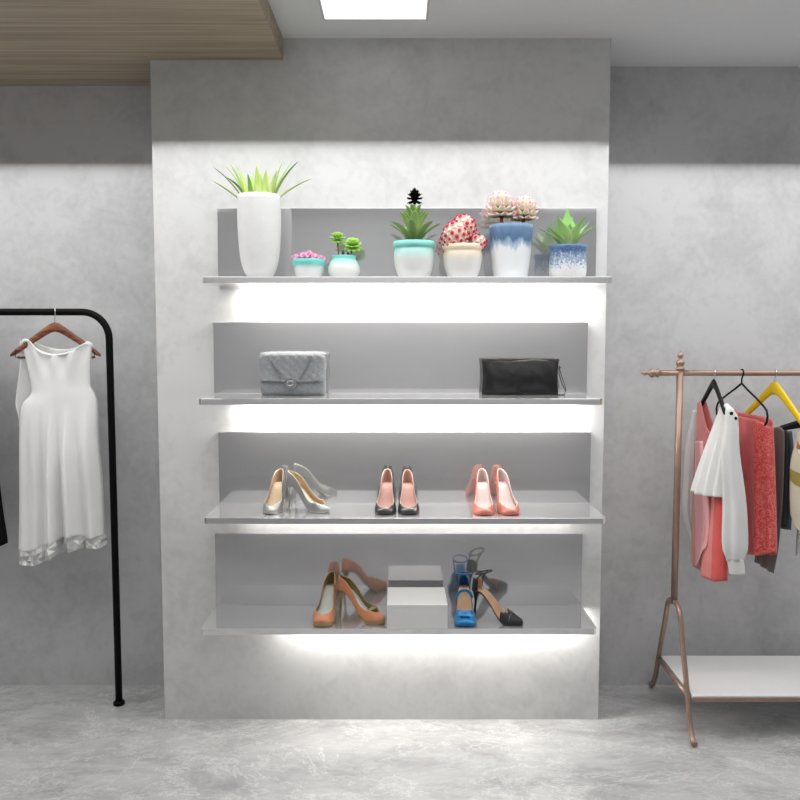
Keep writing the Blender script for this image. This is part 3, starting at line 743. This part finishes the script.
# ------------------------------------------------------------ hangers
def hook(b, top, drop, R=.017, r_=.0018, axis='x', m=0, side=1):
    """hook over a bar whose centre is at local origin; opening faces one side, stem down to z=-drop"""
    pts = []
    for i in range(15):
        a = math.radians(-20 + 235 * i / 14)
        pts.append((side * R * math.cos(a), R * math.sin(a)))
    out = [(p[0], p[1]) for p in pts]
    out += [(-side * R * .35, -R * 1.05), (0, -R * 1.5), (0, -drop)]
    return out
def make_hanger(name, label, loc, rz, span, drop, rise, mat, kind='wood', hookmat=None, hookside=1, group=None, bar=False, bar_r=.0145):
    """local: x along the arms, z up, origin at the rail centre"""
    r = thing(name, label, 'hanger', loc, rz, group)
    hm = hookmat or M['steel']; Rk = bar_r + .0035
    pl = hook(None, 0, drop, Rk)
    # the hook lies across the rail: rotate it back into the world x axis of the rail
    hk = MB(); rr = .0018 if kind == 'wood' else .0032
    cz, sz = math.cos(-rz + PI / 2), math.sin(-rz + PI / 2)
    if abs(rz) < .3: cz, sz = math.cos(PI / 2 + .5), math.sin(PI / 2 + .5)
    hk.tube([(hookside * p[0] * cz, hookside * p[0] * sz, p[1]) for p in pl], rr, 8)
    hk.build('hook', hm, r)
    h = span / 2
    if kind == 'wood':
        b = MB(); rings = []
        for i in range(25):
            u = i / 24 * 2 - 1; a = abs(u)
            z = -drop + .004 - rise * (math.sqrt(a * a + .008) - .09) / .914 ; th = (1.35 if mat == M['yellow'] else 1) * lerp(.020, .011, a) * (1 if a < .97 else .6); dy = lerp(.006, .009, a)
            yb = -.003 * a * a
            zc = z - th * .3
            rings.append([Vector((u * h, yb + dy * math.cos(2 * PI * q / 12), zc + th * math.sin(2 * PI * q / 12))) for q in range(12)])
        b.ring_loft(rings); b.build('arms', mat, r)
        if bar:
            zb_ = -drop - rise - .008
            b = MB(); b.tube([(-h * .87, .004, zb_), (h * .87, .004, zb_)], .0045, 8); b.build('trouser_bar', mat, r)
            for s_ in (-1, 1):
                b = MB(); b.tube([(s_ * h * .87, -.012, zb_ + .034), (s_ * h * .885, -.012, zb_ + .01), (s_ * h * .86, -.012, zb_ - .003)], .0016, 6); b.build('bar_link', M['blackpl'], r)
    elif kind == 'wire':
        b = MB(); pts = [(0, 0, -drop + .008)]
        side = [(.0, 0, -drop), (.25, 0, -drop - rise * .28), (.55, 0, -drop - rise * .58), (.82, 0, -drop - rise * .88), (.93, 0, -drop - rise * 1.06), (.97, 0, -drop - rise * 1.3), (.95, 0, -drop - rise * 1.55), (.88, 0, -drop - rise * 1.7)]
        for s_ in (-1, 1):
            b.tube([(s_ * p[0] * h, 0, p[2]) for p in side], .0042, 8)
        b.build('arms', mat, r)
    return r

# white dress on its hanger (hung facing the room)
YD = 3.46; zb = zB
pk = P(55, 324, YD); hx = P(54.5, 312, YD).x
make_hanger('clothes_hanger', 'brown wooden hanger on the black rail, carrying the white dress', (hx, YD, zb), D(2), .365, zb - pk.z + .010, .120, M['walnut'], bar=True)
M['dress'] = cloth('white_satin', (.82, .82, .815, 1), .6, .02, 500, sheen=.15)
M['organza'] = simple('grey_white_organza', (.60, .60, .60, 1), .35, vary=.15, nscale=40, sheen=.2, alpha=.85)
def pxtab(rows, col, Y): return [(P(0, y, Y).z, P(c[col], y, Y).x) for y, *c in []]
def garment(b, Ls, Rs, top, bot, Y, depth, nu=48, nv=60, fold=None, sheets=('f', 'b'), m=0, backtop=None, Lb=None, Yfun=None):
    """cloth hung in the plane near y=Y; outline tables in photograph rows -> x"""
    zl = lambda y: P(0, y, Y).z
    sets = []
    for sh in sheets:
        rows = []
        for j in range(nv + 1):
            v = j / nv; row = []
            for i in range(nu + 1):
                u = i / nu
                tp = (backtop or top) if sh == 'b' else top
                py = lerp(tp(u), bot(u), v)
                L_ = sinterp((Lb or Ls) if sh == 'b' else Ls, py); R_ = sinterp(Rs, py)
                px = lerp(L_, R_, u)
                yy = Y + (Yfun(u, v) if Yfun else 0)
                bell = max(0, 1 - abs(2 * u - 1) ** (5 - 3 * sstep(v * 5))) ** .5
                off = depth(v) * bell
                fo = fold(u, v) if fold else 0
                yy += (-off + fo * min(1, bell * 1.5)) if sh == 'f' else (off + fo * .6 * min(1, bell * 1.5))
                p = P(px, py, yy) if False else P(px, py, Y)
                p.y = yy if True else p.y
                row.append(b.vert(p, v))
            rows.append(row)
        for j in range(nv):
            for i in range(nu):
                f = (rows[j][i], rows[j + 1][i], rows[j + 1][i + 1], rows[j][i + 1])
                b.face(f if sh == 'f' else f[::-1], m(i / nu, j / nv) if callable(m) else m)
        sets.append(rows)
    return sets
Lf = [(338, 21), (345, 22.5), (365, 27), (386, 31.5), (394, 31), (404, 22.5), (420, 20.5), (440, 20), (480, 20), (560, 19)]
Lbk = [(338, 20), (365, 20), (404, 15.5), (417, 18.5), (440, 20), (480, 20), (560, 19)]
Rf = [(338, 91), (345, 92.5), (365, 91), (386, 91), (393, 94.5), (401, 97.5), (440, 99), (480, 102.5), (530, 105), (560, 106)]
neck = lambda u: sinterp([(0, 342), (.04, 339.2), (.12, 339.5), (.19, 345), (.3, 351), (.45, 353.5), (.6, 353), (.78, 349.5), (.86, 345), (.92, 342.5), (.97, 342.5), (1, 346)], u)
nbk = lambda u: sinterp([(0, 341), (.10, 339), (.2, 343), (.4, 348), (.6, 349), (.8, 346), (.9, 341), (1, 344)], u)
hem = lambda u: sinterp([(0, 549), (.15, 550), (.35, 543), (.55, 536), (.68, 533), (.8, 536), (1, 535)], u)
def dfold(u, v):
    g = sstep((v - .25) / .5); f = 0
    for c, w, a in ((.12, .05, .5), (.30, .045, 1), (.43, .03, -1.1), (.52, .03, 1.0), (.63, .035, -1.2), (.74, .05, .9), (.87, .05, -.6)):
        f += a * math.exp(-((u - c - .03 * v) / w) ** 2)
    n_ = .004 * math.sin(u * 23 + v * 3) * math.exp(-((v - .04) / .07) ** 2) * 1.5
    return .034 * g * f + n_ * 1.6 + .004 * math.sin(7 * u + 9 * v)
dr = thing('dress', 'long white sleeveless satin dress hanging from the black rack', 'dress', (P(60, 450, YD).x, YD, P(60, 450, YD).z))
def rel(b, root):
    o = Vector(root.location)
    b.v = [v - o for v in b.v]
b = MB(); garment(b, Lf, Rf, neck, hem, YD, lambda v: .026 + .042 * sstep(v * 1.6), fold=dfold, backtop=nbk, Lb=Lbk, nu=64, nv=80)
rel(b, dr); b.build('bodice_and_skirt', M['dress'], dr, solid=.0015)
# cowl along the neckline
b = MB(); pts = []; rd = []
for i in range(33):
    u = i / 32; px = lerp(24, 91, u); p = P(px, neck(u) + 1.5, YD); p.y = YD - .026 * (1 - abs(2 * u - 1) ** 5) ** .5 - .004
    pts.append(p); rd.append(.0028 + .0022 * math.sin(PI * u))
b.tube(pts, rd, 10, flat=.8); rel(b, dr); b.build('cowl_neck', M['dress'], dr)
# hem of stiff organza folded into facets
b = MB(); rnd = random.Random(12); NU = 26
hb = lambda u: sinterp([(0, 561), (.08, 563), (.2, 562.5), (.4, 556), (.55, 549), (.7, 546.5), (.85, 546), (.95, 545.5), (1, 543.5)], u)
for sh in (-1, 1):
    rows = []
    for j in range(4):
        row = []
        for i in range(NU + 1):
            u = i / NU; ju = u + (rnd.uniform(-.3, .3) / NU if 0 < i < NU and j else 0); v = j / 3
            py = lerp(hem(u) - 1, hb(u), v); px = lerp(lerp(19, 19.3, v), lerp(106, 107.5, v), ju)
            p = P(px, py, YD); bell = max(0, 1 - (2 * u - 1) ** 2) ** .5
            p.y = YD + sh * (.067 * bell) + (dfold(u, 1) * (1 if sh < 0 else .6) * min(1, bell * 1.5)) + (rnd.uniform(-.011, .011) if j else 0)
            row.append(b.vert(p))
        rows.append(row)
    for j in range(3):
        for i in range(NU):
            q = (rows[j][i], rows[j + 1][i], rows[j + 1][i + 1], rows[j][i + 1])
            m1, m2 = (1 if rnd.random() < .2 else 0), (1 if rnd.random() < .2 else 0)
            if (i + j) % 2: b.face((q[0], q[1], q[2]), m1, False); b.face((q[0], q[2], q[3]), m2, False)
            else: b.face((q[0], q[1], q[3]), m1, False); b.face((q[1], q[2], q[3]), m2, False)
rel(b, dr); b.build('hem', [M['organza'], M['dress']], dr, solid=.001)

# black garment at the left edge
M['blackcloth'] = cloth('black_cloth', (.006, .006, .007, 1), .8, .1, sheen=0, spec=.1)
kx = P(-48, 312, YD).x
make_hanger('clothes_hanger', 'black hanger carrying the black dress at the left edge', (kx, YD, zb), D(2), .36, .05, .09, M['blackpl'])
g = thing('dress', 'long black dress at the left edge of the picture, left of the white dress', 'dress', (kx, YD, P(0, 450, YD).z))
b = MB()
garment(b, [(345, -78), (400, -72), (460, -80), (548, -88)], [(340, -4), (355, -3), (400, -9), (455, -4), (480, -1), (510, 2.5), (541, 7), (550, 6.8)],
        lambda u: 340 + 16 * math.sin(PI * u) ** .8 * (1 if .12 < u < .88 else .5), lambda u: 547 - 3 * math.sin(PI * u * 3) ** 2 - 4 * max(0, u - .92) / .08, YD, lambda v: .02 + .05 * v,
        fold=lambda u, v: .012 * v * math.sin(u * 40))
rel(b, g); b.build('bodice_and_skirt', M['blackcloth'], g, solid=.0015)

# ------------------------------------------------------------ right rose-bronze rack
RY = 3.36; RX = P(680, 373, RY).x; RZ = P(680, 373, RY).z; RL = 1.15
r = thing('garment_rack', 'rose-bronze metal clothes rack with turned finials and a white lower shelf', 'clothes rack', (RX, RY, 0))
b = MB(); b.tube([(-.105, 0, RZ), (RL + .105, 0, RZ)], .0115, 20); b.build('rail', M['copper'], r)
for sx in (0, 1):
    x0_ = sx * RL
    b = MB(); b.tube([(x0_, 0, .475), (x0_, 0, RZ + .03)], .0135, 20); b.build('post', M['copper'], r)
    b = MB(); b.lathe([(.0135, 0), (.018, .003), (.018, .008), (.011, .013), (.015, .02), (.0185, .028), (.015, .037), (.008, .042), (.006, .047), (.010, .052), (.0125, .058), (.009, .065), (.004, .07), (.0035, .075), (.0005, .082)], (x0_, 0, RZ + .012), 24)
    b.build('finial', M['copper'], r)
    b = MB(); dd = -1 if sx == 0 else 1
    b.lathe_axis([(.0115, 0), (.018, .003), (.018, .008), (.012, .012), (.016, .018), (.0195, .027), (.016, .036), (.009, .041), (.006, .047), (.009, .052), (.012, .057), (.008, .064), (.003, .07), (.0005, .076)], (x0_ + dd * .085, 0, RZ), (dd, 0, 0), 24)
    b.build('finial', M['copper'], r)
    # A-frame legs: one bent tube, each leg a mesh
    for s_ in (-1, 1):
        b = MB()
        prof_ = [(0, .485), (.030, .483), (.062, .468), (.085, .435), (.11, .36), (.150, .26), (.192, .15), (.215, .085), (.245, .035), (.272, .010)]
        ys = [p[0] for p in prof_]
        dense_ = []
        for i in range(37):
            t_ = i / 36 * (len(prof_) - 1); dense_.append((x0_, s_ * sinterp([(q, p[0]) for q, p in enumerate(prof_)], t_), sinterp([(q, p[1]) for q, p in enumerate(prof_)], t_)))
        b.tube(dense_, .0105, 14); lg = b.build('leg', M['copper'], r)
        b = MB(); b.lathe_axis([(.0115, 0), (.013, .004), (.013, .010), (.009, .014)], (x0_, s_ * .279, .0135), (0, -s_ * .9, .35), 16); b.build('foot_cap', M['copper'], lg)
    b = MB(); b.tube([(x0_, -.188, .168), (x0_, .188, .168)], .009, 14); b.build('cross_bar', M['copper'], r)
b = MB(); b.box((.012, -.215, .160), (RL - .012, .195, .178)); b.build('lower_shelf', M['shelfwhite'], r, bevel=.002)
b = MB(); b.box((.010, -.222, .157), (RL - .010, -.2155, .172)); b.build('shelf_edge', M['copper'], r)

# ------------------------------------------------------------ clothes on the right rack
GX = math.radians(-64)
def hg(px, rz, span, drop, rise, mat, kind, label, hm=None, bar=False, hs=1):
    x = P(px, 373, RY).x
    return make_hanger('clothes_hanger', label, (x, RY, RZ), rz, span, drop, rise, mat, kind, hm, hs, bar_r=.0115)
hg(714, D(-91), .29, .040, .112, M['blackpl'], 'wood', 'black wooden hanger with a steel hook, holding the coral dress and white blouse')
hg(742, D(-79), .36, .042, .090, M['blackpl'], 'wire', 'thin black tube hanger in front of the yellow hanger', M['blackpl'])
hg(775, D(-78), .42, .055, .155, M['yellow'], 'wood', 'bright yellow wooden hanger')

def drape(b, rows, Yl, Yr, thick, nu=28, nv=44, fold=None, m=0, topc=None, botc=None, closed=True, tube=False):
    """rows: (py, xl, xr) outline; Yl/Yr depth of the two edges. Front and back sheet."""
    tl = [(q[0], q[1]) for q in rows]; tr = [(q[0], q[2]) for q in rows]
    y0, y1 = rows[0][0], rows[-1][0]
    for sh in (-1, 1):
        G_ = []
        for j in range(nv + 1):
            v = j / nv; row = []
            for i in range(nu + 1):
                u = i / nu
                py = lerp((topc(u) if topc else y0), (botc(u) if botc else y1), v)
                px = lerp(sinterp(tl, py), sinterp(tr, py), u)
                Y = lerp(Yl, Yr, u); bell = max(0, 1 - (2 * u - 1) ** 2) ** .5
                p = P(px, py, Y)
                th_ = thick(v) if callable(thick) else thick
                o_ = sh * th_ * bell + (fold(u, v) * min(1, bell * 1.6) if fold else 0)
                ex, ey = P(rows[0][2], y0, Yr).x - P(rows[0][1], y0, Yl).x, Yr - Yl
                n_ = math.hypot(ex, ey) or 1
                p += Vector((-ey / n_, ex / n_, 0)) * (o_ if ex > 0 else -o_)
                row.append(b.vert(p, v))
            G_.append(row)
        for j in range(nv):
            for i in range(nu):
                f = (G_[j][i], G_[j + 1][i], G_[j + 1][i + 1], G_[j][i + 1])
                b.face(f if sh < 0 else f[::-1], m(i / nu, j / nv) if callable(m) else m)
def gthing(name, label, cat, px, py, Y, group=None):
    return thing(name, label, cat, P(px, py, Y), 0, group)
M['coral'] = cloth('coral_pink_crepe', srgb(220, 136, 132), .75, .05)
M['coralred'] = cloth('coral_red_edge', srgb(216, 88, 84), .6, .08)
M['palepink'] = cloth('pale_pink_lining_cloth', srgb(226, 168, 168), .7, .04)
M['chiffon'] = cloth('white_chiffon', (.68, .68, .67, 1), .75, .02)
M['satinpink'] = cloth('pink_satin', srgb(208, 112, 110), .5, .12)
M['damask'] = damask('red_damask', srgb(206, 66, 62), srgb(224, 122, 118))
M['taupe'] = cloth('taupe_wool', srgb(120, 112, 110), .85, .08)
M['plum'] = cloth('dark_plum_cloth', srgb(72, 52, 56), .85, .08)
M['slate'] = cloth('slate_denim', srgb(92, 104, 110), .85, .1)
M['char'] = cloth('charcoal_cloth', srgb(48, 50, 54), .85, .1)

g = gthing('dress', 'coral pink sleeveless dress with a scooped neck, under the white blouse', 'dress', 712, 480, 3.36)
b = MB()
drape(b, [(400, 698, 735), (415, 697, 737), (430, 696.5, 737), (500, 694.5, 728), (560, 693, 726), (584, 693, 725.5)], 3.50, 3.24, lambda v: .018 + .02 * v, nu=36,
      fold=lambda u, v: .008 * v * math.sin(u * 19) + .003 * math.sin(u * 9 + v * 5), m=lambda u, v: 1 if (u > .74 and v > .25) else 0,
      topc=lambda u: sinterp([(0, 404), (.12, 401), (.2, 410), (.35, 427), (.5, 432), (.65, 428), (.85, 412), (.92, 409), (1, 415)], u),
      botc=lambda u: sinterp([(0, 560), (.3, 567), (.62, 577), (.8, 581), (1, 581)], u))
rel(b, g); b.build('body', [M['coral'], M['coralred']], g, solid=.0015)
b = MB()
drape(b, [(440, 694, 701), (490, 693.5, 706), (510, 694, 708), (540, 694, 706), (563, 694.5, 697)], 3.44, 3.35, .004, nu=14, botc=lambda u: sinterp([(0, 562), (.5, 563), (1, 545)], u), fold=lambda u, v: .004 * math.sin(u * 8))
for q in range(len(b.v)): b.v[q] += Vector((-.004, -.030, 0))
rel(b, g); b.build('wrap_panel', M['palepink'], g, solid=.0015)

g = gthing('blouse', 'white chiffon blouse with long gathered sleeves, over the coral dress', 'blouse', 722, 480, 3.25)
b = MB()
drape(b, [(404, 722, 731), (418, 717, 735), (440, 709, 736), (470, 699, 735), (497, 691.5, 734)], 3.31, 3.205, lambda v: .012 + .02 * v, nu=34, nv=40,
      topc=lambda u: lerp(405, 410, u), botc=lambda u: sinterp([(0, 490), (.2, 493.5), (.5, 496), (1, 498)], u), fold=lambda u, v: .009 * v * math.sin(u * 26 + .6))
rel(b, g); b.build('body', M['chiffon'], g, solid=.0012)
def sleeve(b, cx, rx, Yc, depthf, seg=40, nv=50, foldn=7, y0=0, y1=1, fa=.15):
    rings = []
    for j in range(nv + 1):
        py = lerp(y0, y1, j / nv); v = j / nv
        c_ = P(sinterp(cx, py), py, Yc(v)); rr_ = sinterp(rx, py) * Yc(v) / FPX
        rings.append([c_ + Vector((rr_ * math.cos(a), rr_ * depthf * math.sin(a), 0)) * (1 + fa * sstep(v * 1.3) * math.cos(foldn * a + 1.3)) for a in [2 * PI * q / seg for q in range(seg)]])
    b.ring_loft(rings, caps=(True, True))
b = MB()
sleeve(b, [(406, 729), (420, 731.5), (450, 730), (500, 733.5), (540, 734), (558, 734.5)], [(406, 2.5), (412, 5), (420, 6.5), (450, 9), (500, 11), (535, 12.2), (550, 11.5), (558, 8.5)], lambda v: 3.185, .65, y0=408, y1=560, foldn=5)
rel(b, g); sl = b.build('sleeve', M['chiffon'], g)
b = MB(); sleeve(b, [(558, 735), (575, 737.5)], [(558, 8.2), (560, 8.4), (575, 7.8)], lambda v: 3.185, .6, y0=558, y1=574, nv=8, foldn=3, fa=.02)
rel(b, g); b.build('cuff', M['chiffon'], sl)
b = MB()
sleeve(b, [(410, 695), (440, 691), (480, 689.5), (510, 688.5), (530, 692), (545, 695)], [(410, 2), (440, 4.5), (480, 6), (510, 6), (530, 4.5), (545, 1.8)], lambda v: 3.52, .7, y0=410, y1=543)
rel(b, g); b.build('sleeve', M['chiffon'], g)
b = MB(); pts = [P(726, 405, 3.235), P(730, 410, 3.21), P(734, 416, 3.19), P(737, 420, 3.18)]
b.tube(pts, [.010, .013, .013, .009], 12, flat=.9); rel(b, g); cr = b.build('collar', M['chiffon'], g)
b = MB()
for (px, py) in ((731.5, 413.5), (735.5, 418.5)):
    p = P(px, py, 3.172); b.lathe_axis([(.004, -.006), (.0075, 0), (.006, .002), (.0005, .003)], p, (0, -1, 0), 12)
rel(b, g); b.build('button', M['blackpl'], cr)

g = gthing('dress', 'pink satin dress with a red damask side panel, on the thin black hanger', 'dress', 755, 480, 3.36)
b = MB()
drape(b, [(410, 729, 768), (425, 731, 770.5), (450, 732, 771.5), (500, 735, 772), (556, 742, 772.5)], 3.50, 3.22, lambda v: .043 - .003 * v, nu=40,
      topc=lambda u: sinterp([(0, 411), (.15, 413), (.6, 417), (.9, 421), (1, 427)], u), botc=lambda u: sinterp([(0, 552), (.5, 554), (.8, 555.5), (1, 552.5)], u),
      fold=lambda u, v: .010 * v * math.sin(u * 22) + .006 * math.sin(u * 10 - v * 3) * v, m=lambda u, v: 1 if u > .76 else 0)
rel(b, g); b.build('body', [M['satinpink'], M['damask']], g, solid=.0015)

def hung(name, label, cat, mat, rows, Yl, Yr, th, botc=None, topc=None, fold=None, part='body'):
    px = (rows[0][1] + rows[0][2]) / 2
    g = gthing(name, label, cat, px, rows[len(rows) // 2][0], (Yl + Yr) / 2)
    b = MB(); drape(b, rows, Yl, Yr, th, botc=botc, topc=topc, fold=fold or (lambda u, v: .006 * v * math.sin(u * 15))); rel(b, g); b.build(part, mat, g, solid=.0015)
    return g
def perp(rows, Yf, Yn, shift=0):
    return [(y, 400 + (x - 400) * Yn / Yf + shift, x) for y, x in rows]
wav = lambda u, v: .004 * v * math.sin(u * 17)
hung('trousers', 'taupe wool trousers folded over a bar, right of the pink satin dress', 'trousers', M['taupe'], perp([(427, 783), (436, 784.5), (500, 782.5), (550, 778), (574, 773.5)], 3.47, 3.27), 3.47, 3.27, .005,
     topc=lambda u: sinterp([(0, 431), (.6, 428), (.85, 427), (1, 431)], u), botc=lambda u: lerp(561, 573.5, u), part='leg_panels', fold=wav)
hung('trousers', 'charcoal trousers squeezed between the taupe and slate ones', 'trousers', M['char'], perp([(430, 787), (440, 788), (500, 787), (526, 785.5)], 3.47, 3.27), 3.47, 3.27, .004, part='leg_panels', fold=wav)
hung('trousers', 'slate denim trousers right of the charcoal ones', 'trousers', M['slate'], perp([(431, 792), (450, 793.5), (500, 792.5), (530, 791)], 3.47, 3.27), 3.47, 3.27, .005,
     botc=lambda u: lerp(527, 530, u), part='leg_panels', fold=wav)
make_hanger('clip_hanger', 'black trouser hanger whose short arm shows right of the slate trousers', (P(808, 373, RY).x, RY, RZ), D(-12), .21, .20, .03, M['blackpl'], 'wood', M['steel'], bar_r=.0115)

# printed cream shirt at the right edge
M['cream'] = cloth('cream_cotton', srgb(214, 208, 186), .8, .08)
M['olivecl'] = cloth('olive_yellow_print', srgb(168, 150, 78), .8, .1)
M['foxo'] = cloth('rust_orange_print', srgb(190, 112, 52), .8, .1)
M['foxw'] = cloth('white_print', srgb(236, 232, 226), .8, .02)
M['foxd'] = cloth('dark_print', srgb(50, 34, 26), .8, .1)
g = gthing('shirt', 'cream shirt printed with an orange fox, cut by the right edge', 'shirt', 812, 480, 3.25)
b = MB()
drape(b, [(424, 799, 832), (440, 796.5, 836), (455, 792, 838), (470, 790, 838), (520, 791, 840), (540, 795, 840)], 3.24, 3.14, lambda v: .018 + .012 * v, nu=60, nv=60,
      topc=lambda u: sinterp([(0, 434), (.2, 427), (.4, 432), (.6, 432), (.8, 427), (1, 434)], u), botc=lambda u: sinterp([(0, 512), (.2, 530), (1, 540)], u),
      m=lambda u, v: 1 if v > .42 and v < .56 and u < .9 else 0)
rel(b, g); b.build('body', [M['cream'], M['olivecl']], g, solid=.0015)
# fox face print, a thin applied patch on the chest
b = MB(); c = P(801, 450, 3.16); 
def patch(b, pts, dy, m):
    lo = [b.vert(c + Vector((x_, dy, z_))) for x_, z_ in pts]; hi = [b.vert(c + Vector((x_, dy - .0008, z_))) for x_, z_ in pts]
    n = len(pts); b.face(lo, m, False); b.face(hi[::-1], m, False)
    for i in range(n): b.face((lo[i], lo[(i + 1) % n], hi[(i + 1) % n], hi[i]), m, False)
b2 = [(-.016, .038), (-.010, .020), (.010, .020), (.016, .038), (.020, .010), (.014, -.008), (0, -.022), (-.014, -.008), (-.020, .010)]
patch(b, b2, -.004, 0); patch(b, [(-.017, .004), (-.006, .002), (0, -.010), (.006, .002), (.017, .004), (.012, -.010), (0, -.021), (-.012, -.010)], -.0052, 1)
patch(b, [(-.0035, -.014), (.0035, -.014), (0, -.021)], -.0064, 2); patch(b, [(-.009, .010), (-.005, .010), (-.007, .005)], -.0064, 2); patch(b, [(.009, .010), (.005, .010), (.007, .005)], -.0064, 2)
rel(b, g); b.build('fox_print', [M['foxo'], M['foxw'], M['foxd']], g)
hung('skirt', 'white skirt below the printed shirt, at the right edge', 'skirt', M['chiffon'], [(500, 799, 840), (530, 797, 842), (556, 795.5, 844)], 3.34, 3.28, .02, botc=lambda u: 556)

# ------------------------------------------------------------ light
W = bpy.data.worlds.new('world'); SC.world = W; W.use_nodes = True
W.node_tree.nodes['Background'].inputs[0].default_value = (.8, .82, .85, 1); W.node_tree.nodes['Background'].inputs[1].default_value = .3
LZ = 2.335
def line_lamp(name, x0, x1, y0, y1, z, dens):
    lamp(name, ((x0 + x1) / 2, (y0 + y1) / 2, z), (0, 0, 0), x1 - x0, y1 - y0, dens * (x1 - x0) * (y1 - y0))
line_lamp('linear_lamp_middle', -.967, .815, 1.95, PY_ - .04, LZ, 7.9)
line_lamp('linear_lamp_left', -3.1, -.967, 1.7, BY - .04, LZ - .018, 6.7)
line_lamp('linear_lamp_right', .815, 3.0, 1.7, BY - .04, LZ - .018, 6.7)
lamp('room_fill', (0, .75, CZ - .02), (0, 0, 0), 4, 1.3, 18)  # added fill with no fixture, brightens the upper walls
lamp('front_wall_fill', (0, -1.6, 1.95), (-PI / 2, 0, 0), 3.5, .5, 13)  # added unseen fill aimed at wall_front, which the shelf panels mirror
